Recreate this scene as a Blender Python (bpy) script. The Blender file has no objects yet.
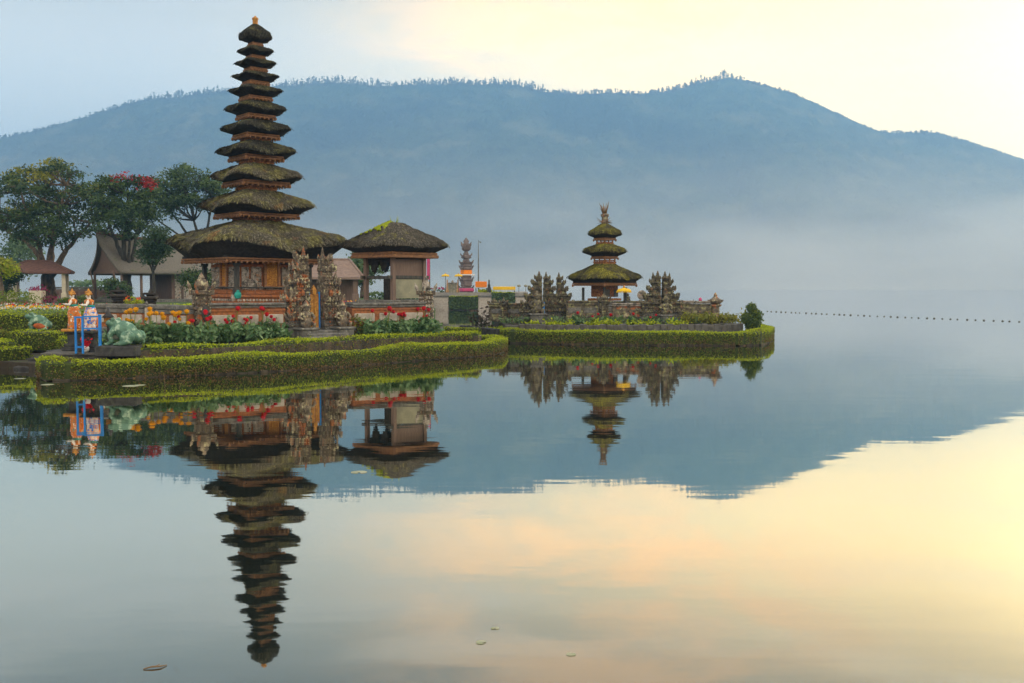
import bpy, math, random
import numpy as np
from mathutils import Vector, Matrix
R = math.radians
random.seed(7); rng = np.random.default_rng(7)
sc = bpy.context.scene
COL = sc.collection

# ------------------------------------------------------------ camera
F_PX, CX, CY, EYE = 1000.0, 512.0, 341.5, 2.5
PITCH = math.atan(54.0 / 1000.0)
cam_d = bpy.data.cameras.new('camera'); cam = bpy.data.objects.new('camera', cam_d); COL.objects.link(cam)
cam.location = (0, 0, EYE); cam.rotation_euler = (math.pi / 2 - PITCH, 0, 0)
cam_d.sensor_width = 36.0; cam_d.lens = 36.0 * F_PX / 1024.0
cam_d.clip_start = 0.1; cam_d.clip_end = 30000
sc.camera = cam

# ------------------------------------------------------------ sky, sun, exposure
SUN_EL, SUN_AZ = R(11), R(62)          # azimuth measured from the view direction towards the right
world = bpy.data.worlds.new('World'); sc.world = world; world.use_nodes = True
wt = world.node_tree; wt.nodes.clear()
def wn(t, **k):
    n = wt.nodes.new(t)
    for a, b in k.items(): setattr(n, a, b)
    return n
def wmath(op, a, b=None, clamp=False):
    n = wn('ShaderNodeMath', operation=op, use_clamp=clamp)
    for i, v in enumerate((a, b)):
        if v is None: continue
        if isinstance(v, (int, float)): n.inputs[i].default_value = v
        else: wt.links.new(v, n.inputs[i])
    return n.outputs[0]
def wrange(v, a, b, lo=0.0, hi=1.0):
    n = wn('ShaderNodeMapRange', interpolation_type='SMOOTHSTEP')
    wt.links.new(v, n.inputs[0])
    for i, q in enumerate((a, b, lo, hi)): n.inputs[1 + i].default_value = q
    return n.outputs[0]
def wmix(f, a, b):
    n = wn('ShaderNodeMix', data_type='RGBA')
    for i, v in ((0, f), (6, a), (7, b)):
        if isinstance(v, (int, float)): n.inputs[i].default_value = v
        elif isinstance(v, tuple): n.inputs[i].default_value = (*v, 1)
        else: wt.links.new(v, n.inputs[i])
    return n.outputs[2]
sky = wn('ShaderNodeTexSky', sky_type='NISHITA', sun_disc=False)
sky.sun_elevation = SUN_EL; sky.sun_rotation = SUN_AZ; sky.altitude = 1200; sky.dust_density = 2.0
tc = wn('ShaderNodeTexCoord'); sep = wn('ShaderNodeSeparateXYZ'); wt.links.new(tc.outputs['Generated'], sep.inputs[0])
dx, dy, dz = sep.outputs
warm = wrange(dx, -0.36, 0.46)
# high thin cloud veil: cool on the left, glowing cream towards the sunrise on the right
veil = wmix(warm, (7.2, 7.0, 6.2), (24.5, 17.2, 5.8))
veil = wmix(wrange(dx, 0.36, 0.60), veil, (42.0, 31.0, 12.0))
veil = wmix(wrange(dz, 0.19, 0.40), veil, wmix(warm, (1.7, 1.55, 1.25), (5.6, 3.9, 1.7)))
overhead = wrange(dz, 0.45, 0.72)
veil = wmix(overhead, veil, (8.2, 8.0, 7.6))
back = wrange(dy, 0.35, -0.35)
veil = wmix(back, veil, (15.5, 13.4, 10.8))
base = wmix(0.80, sky.outputs[0], veil)
mp = wn('ShaderNodeMapping'); mp.inputs['Scale'].default_value = (3.2, 3.2, 11.0); wt.links.new(tc.outputs['Generated'], mp.inputs[0])
nz = wn('ShaderNodeTexNoise'); nz.inputs['Scale'].default_value = 1.7; nz.inputs['Detail'].default_value = 6; nz.inputs['Distortion'].default_value = 0.5
nz.inputs['Roughness'].default_value = 0.6
wt.links.new(mp.outputs[0], nz.inputs[0])
cl = wrange(nz.outputs[0], 0.36, 0.62)
band = wmath('MULTIPLY', wrange(dz, 0.165, 0.235), wrange(dz, 0.52, 0.30))
wide = wmath('MULTIPLY', wmath('MULTIPLY', wrange(dx, -0.22, 0.06), wrange(dx, 0.44, 0.16)), wrange(dy, 0.1, 0.5))
cfac = wmath('MULTIPLY', wmath('MULTIPLY', cl, band), wmath('MULTIPLY', wide, 0.9))
skyc = wmix(cfac, base, wmix(wrange(dz, 0.19, 0.36), (21.0, 12.2, 4.5), (9.0, 5.4, 2.3)))
# grey-blue streaks high on the left
mp2 = wn('ShaderNodeMapping'); mp2.inputs['Scale'].default_value = (2.2, 2.2, 16.0); mp2.inputs['Location'].default_value = (3, 1, 5); wt.links.new(tc.outputs['Generated'], mp2.inputs[0])
nz2 = wn('ShaderNodeTexNoise'); nz2.inputs['Scale'].default_value = 1.3; nz2.inputs['Detail'].default_value = 5; wt.links.new(mp2.outputs[0], nz2.inputs[0])
sfac = wmath('MULTIPLY', wrange(nz2.outputs[0], 0.45, 0.7), 0.35)
skyc = wmix(sfac, skyc, wmix(warm, (6.2, 6.0, 5.8), (12.0, 10.2, 7.0)))
bg = wn('ShaderNodeBackground'); bg.inputs[1].default_value = 0.1; wt.links.new(skyc, bg.inputs[0])
wo = wn('ShaderNodeOutputWorld'); wt.links.new(bg.outputs[0], wo.inputs[0])

sun_d = bpy.data.lights.new('sun', 'SUN'); sun = bpy.data.objects.new('sun', sun_d); COL.objects.link(sun)
sun_d.energy = 2.0; sun_d.angle = R(12); sun_d.color = (1.0, 0.86, 0.66)
sd = Vector((math.sin(SUN_AZ) * math.cos(SUN_EL), math.cos(SUN_AZ) * math.cos(SUN_EL), math.sin(SUN_EL)))
sun.rotation_euler = sd.to_track_quat('Z', 'Y').to_euler()
sun.location = (60, 40, 60)

sc.view_settings.view_transform = 'Standard'; sc.view_settings.look = 'None'
sc.view_settings.exposure = 0.78; sc.view_settings.gamma = 1.0; sc.view_settings.use_curve_mapping = False
sc.render.engine = 'CYCLES'
cy = sc.cycles
cy.use_denoising = True
try: cy.denoiser = 'OPENIMAGEDENOISE'
except Exception: pass
cy.max_bounces = 5; cy.diffuse_bounces = 2; cy.glossy_bounces = 3; cy.transmission_bounces = 2; cy.volume_bounces = 1; cy.transparent_max_bounces = 6
cy.sample_clamp_indirect = 6.0; cy.use_adaptive_sampling = True; cy.adaptive_threshold = 0.02
cy.caustics_reflective = False; cy.caustics_refractive = False

# ------------------------------------------------------------ measuring helpers
cp, sp = math.cos(PITCH), math.sin(PITCH)
def ray(px, py):
    u, v = (px - CX) / F_PX, -(py - CY) / F_PX
    return u, cp + v * sp, -sp + v * cp
def P(px, py, D):
    a, b, c = ray(px, py); t = D / b
    return Vector((a * t, D, EYE + c * t))
def G(px, py, z):
    a, b, c = ray(px, py); t = (z - EYE) / c
    return Vector((a * t, b * t, z))
def X_(px, D): return P(px, 287, D).x
def Z_(py, D): return P(512, py, D).z
def smooth(a, b, x):
    t = min(1, max(0, (x - a) / (b - a))); return t * t * (3 - 2 * t)

# ------------------------------------------------------------ mesh builder
class MB:
    def __init__(s): s.v = []; s.f = []; s.m = []; s.sm = []
    def add(s, vs, fs, m=0, smooth=False):
        o = len(s.v); s.v.extend(tuple(p) for p in vs)
        for q in fs: s.f.append(tuple(i + o for i in q)); s.m.append(m); s.sm.append(smooth)
    def box(s, c, d, rz=0.0, m=0, tilt=None, taper=1.0):
        hx, hy, hz = d[0] / 2, d[1] / 2, d[2] / 2
        pts = []
        for z, k in ((-hz, 1.0), (hz, taper)):
            for x, y in ((-1, -1), (1, -1), (1, 1), (-1, 1)): pts.append(Vector((x * hx * k, y * hy * k, z)))
        M = Matrix.Rotation(rz, 3, 'Z')
        if tilt is not None: M = M @ tilt
        c = Vector(c)
        s.add([M @ p + c for p in pts], [(3, 2, 1, 0), (4, 5, 6, 7), (0, 1, 5, 4), (1, 2, 6, 5), (2, 3, 7, 6), (3, 0, 4, 7)], m)
    def bbox(s, c, d, b=0.02, rz=0.0, m=0):            # box with bevelled edges all round
        hx, hy, hz = d[0] / 2, d[1] / 2, d[2] / 2
        b = min(b, hx * .45, hy * .45, hz * .45)
        rings = []
        for z, k in ((-hz, b), (-hz + b, 0), (hz - b, 0), (hz, b)):
            x, y = hx - k, hy - k
            cc = b * .8 if k == 0 else b * .3
            rings.append([(-x + cc, -y, z), (x - cc, -y, z), (x, -y + cc, z), (x, y - cc, z), (x - cc, y, z), (-x + cc, y, z), (-x, y - cc, z), (-x, -y + cc, z)])
        M = Matrix.Rotation(rz, 3, 'Z'); c = Vector(c)
        pts = [M @ Vector(p) + c for r in rings for p in r]
        fs = [tuple(range(7, -1, -1)), tuple(range(24, 32))]
        for k in range(3):
            for i in range(8):
                j = (i + 1) % 8; fs.append((k * 8 + i, k * 8 + j, k * 8 + 8 + j, k * 8 + 8 + i))
        s.add(pts, fs, m)
    def tube(s, pts, rad, n=6, m=0, cap=True, smooth=True):
        pts = [Vector(p) for p in pts]
        if isinstance(rad, (int, float)): rad = [rad] * len(pts)
        vs = []; a0 = None
        for i, p in enumerate(pts):
            t = (pts[min(i + 1, len(pts) - 1)] - pts[max(i - 1, 0)])
            if t.length < 1e-9: t = Vector((0, 0, 1))
            t.normalize()
            if a0 is None:
                a0 = t.orthogonal().normalized()
            a = (a0 - t * a0.dot(t))
            a = a.normalized() if a.length > 1e-6 else t.orthogonal().normalized()
            a0 = a; b = t.cross(a)
            for k in range(n):
                w = 2 * math.pi * k / n
                vs.append(p + (a * math.cos(w) + b * math.sin(w)) * rad[i])
        fs = []
        for i in range(len(pts) - 1):
            for k in range(n):
                j = (k + 1) % n; fs.append((i * n + k, i * n + j, (i + 1) * n + j, (i + 1) * n + k))
        if cap: fs.append(tuple(range(n - 1, -1, -1))); fs.append(tuple(range((len(pts) - 1) * n, len(pts) * n)))
        s.add(vs, fs, m, smooth)
    def lathe(s, prof, n=16, c=(0, 0, 0), m=0, sx=1, sy=1, smooth=True, ph=0.0):
        c = Vector(c); vs = []
        for r, z in prof:
            for k in range(n):
                w = 2 * math.pi * k / n + ph; vs.append(c + Vector((r * math.cos(w) * sx, r * math.sin(w) * sy, z)))
        fs = []
        for i in range(len(prof) - 1):
            for k in range(n):
                j = (k + 1) % n; fs.append((i * n + k, i * n + j, (i + 1) * n + j, (i + 1) * n + k))
        fs.append(tuple(range(n - 1, -1, -1))); fs.append(tuple(range((len(prof) - 1) * n, len(prof) * n)))
        s.add(vs, fs, m, smooth)
    def prism(s, poly, z0, z1, m=0, mt=None):
        n = len(poly)
        vs = [(p[0], p[1], z0) for p in poly] + [(p[0], p[1], z1) for p in poly]
        s.add(vs, [tuple(range(n - 1, -1, -1))] + [(i, (i + 1) % n, n + (i + 1) % n, n + i) for i in range(n)], m)
        s.add([(p[0], p[1], z1) for p in poly], [tuple(range(n))], m if mt is None else mt)
    def blob(s, c, r, seg=8, m=0, jit=0.0, smooth=True, rot=None):
        c = Vector(c)
        if isinstance(r, (int, float)): r = (r, r, r)
        vs = []; nr = max(3, seg // 2)
        for i in range(nr + 1):
            th = math.pi * i / nr
            for k in range(seg):
                w = 2 * math.pi * k / seg
                j = 1 + random.uniform(-jit, jit) if jit else 1
                p = Vector((r[0] * math.sin(th) * math.cos(w) * j, r[1] * math.sin(th) * math.sin(w) * j, r[2] * math.cos(th) * j))
                if rot is not None: p = rot @ p
                vs.append(p + c)
        fs = []
        for i in range(nr):
            for k in range(seg):
                j = (k + 1) % seg; fs.append((i * seg + k, (i + 1) * seg + k, (i + 1) * seg + j, i * seg + j))
        s.add(vs, fs, m, smooth)
    def spike(s, c, d, w, m=0):                         # four-sided pointed ornament from c along d
        c = Vector(c); d = Vector(d); a = d.normalized().orthogonal().normalized() * w; b = d.normalized().cross(a)
        mid = c + d * .45
        vs = [c + a * .7, c + b * .7, c - a * .7, c - b * .7, mid + a, mid + b, mid - a, mid - b, c + d]
        fs = [(0, 1, 5, 4), (1, 2, 6, 5), (2, 3, 7, 6), (3, 0, 4, 7), (4, 5, 8), (5, 6, 8), (6, 7, 8), (7, 4, 8), (3, 2, 1, 0)]
        s.add(vs, fs, m)
    def leaves(s, pts, size, m=0, up=0.35, nrm=None, aspect=0.55, seed=None):
        pts = np.asarray(pts, float); n = len(pts)
        if n == 0: return
        d = rng.normal(size=(n, 3))
        if nrm is not None: d = d * .7 + np.asarray(nrm) * 0.9
        d[:, 2] += up
        d /= np.linalg.norm(d, axis=1)[:, None] + 1e-9          # leaf normal
        a = rng.normal(size=(n, 3)); a -= (a * d).sum(1)[:, None] * d; a /= np.linalg.norm(a, axis=1)[:, None] + 1e-9
        b = np.cross(d, a)
        L = (np.asarray(size) * rng.uniform(.65, 1.3, n))[:, None]; W = L * aspect
        q = np.stack([pts - a * L * .5, pts + b * W * .5 + d * L * .08, pts + a * L * .5, pts - b * W * .5 + d * L * .08], 1).reshape(-1, 3)
        o = len(s.v); s.v.extend(map(tuple, q.tolist()))
        s.f.extend([(o + 4 * i, o + 4 * i + 1, o + 4 * i + 2, o + 4 * i + 3) for i in range(n)])
        s.m.extend([m] * n); s.sm.extend([False] * n)
    def build(s, name, mats, parent=None, loc=None, rz=None):
        me = bpy.data.meshes.new(name); me.from_pydata(s.v, [], s.f)
        for q in (mats if isinstance(mats, (list, tuple)) else [mats]): me.materials.append(q)
        me.polygons.foreach_set('material_index', s.m); me.polygons.foreach_set('use_smooth', s.sm); me.update()
        o = bpy.data.objects.new(name, me); COL.objects.link(o)
        if parent is not None: o.parent = parent
        if loc is not None: o.location = loc
        if rz is not None: o.rotation_euler = (0, 0, rz)
        return o
def tag(o, label=None, cat=None, group=None, kind=None):
    for k, v in (('label', label), ('category', cat), ('group', group), ('kind', kind)):
        if v: o[k] = v
    return o
def thing(name, label, cat, loc=(0, 0, 0), rz=0.0, group=None):
    o = bpy.data.objects.new(name, None); COL.objects.link(o); o.empty_display_size = .3
    o.location = loc; o.rotation_euler = (0, 0, rz)
    return tag(o, label, cat, group)
def dup(root, loc, rz=0.0, label=None, group=None, scale=None):
    r = root.copy(); COL.objects.link(r); r.location = loc; r.rotation_euler = (0, 0, rz)
    if scale is not None: r.scale = (scale,) * 3 if isinstance(scale, (int, float)) else scale
    if label: r['label'] = label
    if group: r['group'] = group
    for ch in list(root.children):
        c = ch.copy(); COL.objects.link(c); c.parent = r
        for g in list(ch.children):
            d = g.copy(); COL.objects.link(d); d.parent = c
    return r

# ------------------------------------------------------------ materials
def newmat(name):
    m = bpy.data.materials.new(name); m.use_nodes = True
    nt = m.node_tree; bs = nt.nodes['Principled BSDF']
    return m, nt, bs
def ND(nt, t, **k):
    n = nt.nodes.new(t)
    for a, b in k.items(): setattr(n, a, b)
    return n
def noise(nt, scale, detail=4, stretch=(1, 1, 1), rough=.6, off=(0, 0, 0), dist=0.0):
    t = ND(nt, 'ShaderNodeTexCoord'); mp = ND(nt, 'ShaderNodeMapping'); mp.inputs['Scale'].default_value = stretch; mp.inputs['Location'].default_value = off
    nt.links.new(t.outputs['Object'], mp.inputs[0])
    n = ND(nt, 'ShaderNodeTexNoise'); n.inputs['Scale'].default_value = scale; n.inputs['Detail'].default_value = detail; n.inputs['Roughness'].default_value = rough
    n.inputs['Distortion'].default_value = dist
    nt.links.new(mp.outputs[0], n.inputs[0]); return n.outputs[0]
def ramp(nt, v, a, b):
    n = ND(nt, 'ShaderNodeMapRange', interpolation_type='SMOOTHSTEP'); nt.links.new(v, n.inputs[0]); n.inputs[1].default_value = a; n.inputs[2].default_value = b
    return n.outputs[0]
def mixc(nt, f, a, b):
    n = ND(nt, 'ShaderNodeMix', data_type='RGBA')
    for i, v in ((0, f), (6, a), (7, b)):
        if isinstance(v, (int, float)): n.inputs[i].default_value = v
        elif isinstance(v, tuple): n.inputs[i].default_value = (*v, 1)
        else: nt.links.new(v, n.inputs[i])
    return n.outputs[2]
def mul(nt, a, b):
    n = ND(nt, 'ShaderNodeMath', operation='MULTIPLY')
    for i, v in enumerate((a, b)):
        if isinstance(v, (int, float)): n.inputs[i].default_value = v
        else: nt.links.new(v, n.inputs[i])
    return n.outputs[0]
def bump(nt, bs, h, strength, dist=0.02):
    b = ND(nt, 'ShaderNodeBump'); b.inputs['Strength'].default_value = strength; b.inputs['Distance'].default_value = dist
    nt.links.new(h, b.inputs['Height']); nt.links.new(b.outputs[0], bs.inputs['Normal'])
def M(name, c1, c2, scale=4, rough=.85, bs_=.5, bscale=30, stretch=(1, 1, 1), c3=None, s3=2, t3=(.55, .7), c4=None, s4=6, t4=(.6, .72), spec=.25, island=0.0, dist=.02):
    m, nt, bs = newmat(name)
    col = mixc(nt, ramp(nt, noise(nt, scale, 5, stretch), .35, .65), c1, c2)
    if c3: col = mixc(nt, ramp(nt, noise(nt, s3, 4, off=(7, 3, 1)), *t3), col, c3)
    if c4: col = mixc(nt, ramp(nt, noise(nt, s4, 5, off=(1, 9, 4)), *t4), col, c4)
    if island:
        g = ND(nt, 'ShaderNodeNewGeometry'); hs = ND(nt, 'ShaderNodeHueSaturation')
        n = ND(nt, 'ShaderNodeMapRange'); nt.links.new(g.outputs['Random Per Island'], n.inputs[0]); n.inputs[3].default_value = 1 - island; n.inputs[4].default_value = 1 + island
        nt.links.new(n.outputs[0], hs.inputs['Value']); nt.links.new(col, hs.inputs['Color']); col = hs.outputs[0]
    nt.links.new(col, bs.inputs['Base Color']); bs.inputs['Roughness'].default_value = rough
    bs.inputs['Specular IOR Level'].default_value = spec
    if bs_: bump(nt, bs, noise(nt, bscale, 4, stretch), bs_, dist)
    return m
def leafmat(name, c1, c2, rough=.55, spec=.25, trans=.3):
    m, nt, bs = newmat(name)
    g = ND(nt, 'ShaderNodeNewGeometry'); col = mixc(nt, g.outputs['Random Per Island'], c1, c2)
    nt.links.new(col, bs.inputs['Base Color']); bs.inputs['Roughness'].default_value = rough; bs.inputs['Specular IOR Level'].default_value = spec
    if trans:
        tr = ND(nt, 'ShaderNodeBsdfTranslucent'); nt.links.new(col, tr.inputs[0])
        mx = ND(nt, 'ShaderNodeMixShader'); mx.inputs[0].default_value = trans
        nt.links.new(bs.outputs[0], mx.inputs[1]); nt.links.new(tr.outputs[0], mx.inputs[2]); nt.links.new(mx.outputs[0], nt.nodes['Material Output'].inputs[0])
    return m
def thatchmat(name, dark, light, moss, mossy, rust=None):
    m, nt, bs = newmat(name)
    st = noise(nt, 9, 5, (3, 3, .7)); col = mixc(nt, ramp(nt, st, .3, .72), dark, light)
    if rust: col = mixc(nt, mul(nt, ramp(nt, noise(nt, 1.1, 3, off=(4, 2, 8)), .56, .68), .6), col, rust)
    g = ND(nt, 'ShaderNodeNewGeometry'); s = ND(nt, 'ShaderNodeSeparateXYZ'); nt.links.new(g.outputs['Normal'], s.inputs[0])
    upf = ramp(nt, s.outputs[2], .1, .7)
    mo = mul(nt, upf, ramp(nt, noise(nt, 1.6, 6, rough=.7), .62 - .3 * mossy, .72 - .1 * mossy))
    col = mixc(nt, mo, col, mixc(nt, ramp(nt, noise(nt, 5, 4), .4, .6), moss, tuple(c * .55 for c in moss)))
    hs = ND(nt, 'ShaderNodeHueSaturation'); n = ND(nt, 'ShaderNodeMapRange'); nt.links.new(g.outputs['Random Per Island'], n.inputs[0]); n.inputs[3].default_value = .6; n.inputs[4].default_value = 1.4
    nt.links.new(n.outputs[0], hs.inputs['Value']); nt.links.new(col, hs.inputs['Color'])
    nt.links.new(hs.outputs[0], bs.inputs['Base Color']); bs.inputs['Roughness'].default_value = .95; bs.inputs['Specular IOR Level'].default_value = .1
    bump(nt, bs, noise(nt, 22, 5, (3, 3, .5)), .8, .04)
    return m

MAT = {}
MAT['thatch'] = thatchmat('thatch_dark_fibre', (.03, .027, .022), (.20, .18, .13), (.25, .235, .08), .66, (.24, .11, .03))
MAT['thatch_black'] = thatchmat('thatch_black_fibre', (.012, .013, .012), (.085, .08, .06), (.18, .17, .065), .52)
MAT['thatch_moss'] = thatchmat('thatch_mossy', (.025, .023, .016), (.12, .105, .065), (.27, .25, .035), .85)
MAT['thatch_pav'] = thatchmat('thatch_pavilion', (.03, .028, .024), (.17, .15, .115), (.22, .21, .04), .30)
MAT['thatch_grey'] = thatchmat('thatch_grey_straw', (.10, .09, .078), (.20, .185, .155), (.14, .16, .08), .2)
MAT['under'] = M('dark_rafters', (.012, .011, .010), (.03, .025, .02), 8, .9)
MAT['beam'] = M('orange_painted_beam', (.29, .14, .06), (.17, .085, .045), 6, .7, .4, 25, (1, 1, 3), c4=(.5, .27, .09), s4=9)
MAT['neckwood'] = M('carved_orange_wood', (.26, .10, .035), (.12, .05, .024), 14, .75, .8, 26, c4=(.46, .20, .05), s4=16, t4=(.5, .62))
MAT['post'] = M('dark_post_wood', (.035, .04, .038), (.075, .07, .06), 7, .8, .3, 30, (1, 1, .3))
MAT['gold'] = M('gilded_carving', (.55, .27, .05), (.30, .12, .02), 16, .5, .8, 30, c4=(.65, .38, .10), s4=20)
MAT['brick'] = M('orange_brick', (.36, .13, .045), (.21, .085, .04), 9, .9, .5, 30, c3=(.16, .08, .05), s3=3)
MAT['carve'] = M('pale_carved_stone', (.42, .385, .33), (.25, .215, .18), 8, .9, .9, 22, c3=(.09, .085, .075), s3=5, t3=(.5, .62), c4=(.36, .20, .11), s4=4, t4=(.58, .68), island=.25)
MAT['lichen'] = M('weathered_carved_stone', (.20, .16, .115), (.075, .062, .05), 6, .95, .9, 24, c3=(.40, .37, .23), s3=7, t3=(.54, .64), c4=(.36, .12, .045), s4=3.5, t4=(.56, .66), island=.3)
MAT['lichen_dark'] = M('dark_lichen_stone', (.15, .13, .09), (.055, .05, .04), 6, .95, .9, 20, c3=(.26, .25, .12), s3=6, t3=(.52, .64), c4=(.26, .15, .085), s4=4, t4=(.57, .68), island=.3)
MAT['stone'] = M('grey_stone', (.17, .165, .15), (.09, .088, .08), 5, .9, .6, 25, c3=(.24, .23, .2), s3=8, c4=(.10, .11, .06), s4=3)
MAT['stone_dk'] = M('dark_basalt', (.06, .06, .06), (.03, .03, .03), 6, .85, .6, 25, c4=(.09, .10, .06), s4=4)
MAT['kerb'] = M('mossy_edging_stone', (.085, .07, .05), (.035, .032, .026), 5, .9, .8, 18, (1, 1, .4), c3=(.10, .09, .03), s3=3, c4=(.17, .11, .06), s4=2.5, t4=(.58, .7))
MAT['kerbgrey'] = M('dark_grey_kerb', (.12, .115, .105), (.07, .068, .062), 4, .9, .6, 20, c4=(.10, .09, .05), s4=3)
MAT['plaster'] = M('white_washed_panel', (.46, .42, .36), (.34, .30, .25), 5, .85, .3, 30, c4=(.22, .17, .12), s4=3)
MAT['panel'] = M('grey_green_board', (.28, .275, .19), (.19, .19, .14), 2.2, .8, .2, 20, c4=(.40, .37, .26), s4=2)
MAT['boards'] = M('brown_boards', (.20, .14, .11), (.13, .09, .075), 5, .85, .4, 30, (6, 6, .4))
MAT['path'] = M('pale_paving', (.30, .28, .25), (.22, .21, .19), 3, .9, .4, 18)
MAT['soil'] = M('garden_soil', (.05, .04, .028), (.035, .03, .02), 4, .95, .8, 15, c3=(.05, .065, .02), s3=1.5)
MAT['lawn'] = M('lawn_ground', (.07, .11, .03), (.05, .085, .025), 2, .95, .6, 12, c3=(.10, .13, .035), s3=.7)
MAT['tiles'] = M('brown_roof_tiles', (.17, .09, .07), (.11, .06, .05), 4, .85, .8, 12, (1, 1, 5))
MAT['tiles_tan'] = M('tan_roof_shingles', (.25, .18, .145), (.17, .12, .10), 4, .85, .8, 12, (1, 1, 5))
MAT['cream'] = M('cream_wall', (.62, .55, .42), (.52, .46, .36), 3, .8, .2)
MAT['bark'] = M('bark', (.16, .115, .075), (.07, .055, .04), 5, .95, .9, 16, (1, 1, .3))
MAT['bark_dk'] = M('dark_bark', (.06, .055, .045), (.03, .028, .024), 5, .95, .8, 16, (1, 1, .3))
MAT['blue'] = M('blue_paint', (.02, .22, .62), (.015, .16, .48), 6, .45, .1)
MAT['yellow'] = M('yellow_cloth', (.78, .52, .02), (.65, .40, .015), 6, .8, .2)
MAT['orange'] = M('orange_cloth', (.85, .25, .015), (.70, .20, .01), 6, .8, .2)
MAT['white'] = M('white_paint', (.78, .77, .74), (.66, .65, .62), 6, .6, .1)
MAT['red'] = M('red_cloth', (.6, .03, .05), (.5, .02, .06), 6, .8, .2)
MAT['pinkcloth'] = M('pink_cloth', (.60, .10, .22), (.5, .06, .18), 6, .8, .2)
MAT['tan'] = M('tan_stone', (.45, .27, .13), (.36, .2, .09), 4, .85, .4)
MAT['shrine_dk'] = M('blackened_shrine_stone', (.055, .05, .045), (.03, .028, .026), 5, .95, .8, 14, c4=(.12, .11, .08), s4=4, island=.25)
MAT['shrine'] = M('grey_lava_stone', (.20, .165, .155), (.13, .105, .10), 3, .95, .8, 8, c4=(.25, .19, .17), s4=2, island=.2)
MAT['frog'] = M('green_glazed_frog', (.10, .21, .14), (.05, .12, .08), 5, .6, .3, 20, c3=(.30, .42, .30), s3=6, t3=(.52, .66), c4=(.06, .13, .09), s4=9, t4=(.6, .7), spec=.4)
MAT['frog_belly'] = M('pale_frog_belly', (.50, .50, .40), (.34, .40, .30), 7, .5, .2)
MAT['frog_red'] = M('rusty_frog_flank', (.42, .10, .02), (.25, .06, .015), 6, .6, .3)
MAT['skinw'] = M('white_statue_paint', (.74, .70, .64), (.60, .55, .48), 12, .5, .2)
MAT['robe'] = M('orange_patterned_robe', (.60, .20, .03), (.42, .10, .015), 12, .55, .3, 20, c3=(.75, .70, .62), s3=9, t3=(.57, .6), c4=(.05, .25, .20), s4=11, t4=(.6, .63))
MAT['robe2'] = M('blue_patterned_robe', (.62, .22, .03), (.70, .66, .6), 13, .55, .3, 20, c3=(.02, .16, .55), s3=9, t3=(.52, .55), c4=(.62, .05, .03), s4=14, t4=(.62, .65))
MAT['teal'] = M('teal_cloth', (.02, .28, .22), (.015, .2, .17), 8, .7, .2)
MAT['hedge_core'] = M('hedge_inside', (.05, .07, .018), (.03, .042, .012), 6, .95, .5, 20)
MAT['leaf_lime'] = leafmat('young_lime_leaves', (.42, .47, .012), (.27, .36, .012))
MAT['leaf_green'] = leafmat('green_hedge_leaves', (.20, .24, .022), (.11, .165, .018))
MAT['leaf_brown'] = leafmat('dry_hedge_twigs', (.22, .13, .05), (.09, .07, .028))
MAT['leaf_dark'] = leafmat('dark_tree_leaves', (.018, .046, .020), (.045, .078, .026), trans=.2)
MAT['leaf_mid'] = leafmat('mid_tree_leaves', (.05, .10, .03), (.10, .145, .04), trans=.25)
MAT['leaf_gold'] = leafmat('golden_young_leaves', (.30, .28, .03), (.15, .18, .03))
MAT['leaf_blue'] = leafmat('blue_green_dahlia_leaves', (.04, .12, .035), (.19, .29, .13), spec=.4)
MAT['leaf_soft'] = leafmat('soft_green_leaves', (.10, .17, .08), (.16, .24, .08))
MAT['leaf_purple'] = leafmat('purple_canna_leaves', (.09, .05, .04), (.05, .06, .03))
MAT['fl_red'] = leafmat('red_petals', (.72, .02, .04), (.55, .01, .02), trans=.3)
MAT['fl_flame'] = leafmat('flame_tree_blossom', (.45, .03, .025), (.26, .02, .02), trans=.3)
MAT['fl_yellow'] = leafmat('yellow_petals', (.85, .48, .01), (.78, .36, .01), trans=.3)
MAT['fl_orange'] = leafmat('orange_petals', (.80, .16, .02), (.70, .10, .02), trans=.3)
MAT['fl_pink'] = leafmat('magenta_petals', (.40, .03, .12), (.28, .03, .1), trans=.3)
MAT['fl_white'] = leafmat('white_petals', (.66, .66, .64), (.5, .52, .5), trans=.3)
MAT['straw'] = leafmat('dry_straw', (.25, .15, .06), (.14, .09, .05), trans=.1)
MAT['lily'] = M('lily_pad', (.36, .36, .25), (.24, .26, .15), 8, .5, .2)
MAT['buoy'] = M('dark_float', (.05, .06, .055), (.09, .09, .08), 6, .6, .2)
MAT['village'] = M('far_white_walls', (.75, .74, .72), (.6, .6, .58), .2, .8, 0)
MAT['forest'] = M('forest_slope', (.045, .065, .025), (.015, .028, .014), .03, .95, 1.0, .06, c3=(.11, .11, .05), s3=.011, t3=(.47, .68), c4=(.012, .02, .012), s4=.004, t4=(.5, .66), dist=18.0)
MAT['ridge'] = leafmat('ridge_tree_foliage', (.05, .04, .02), (.09, .065, .03), trans=.3)
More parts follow.
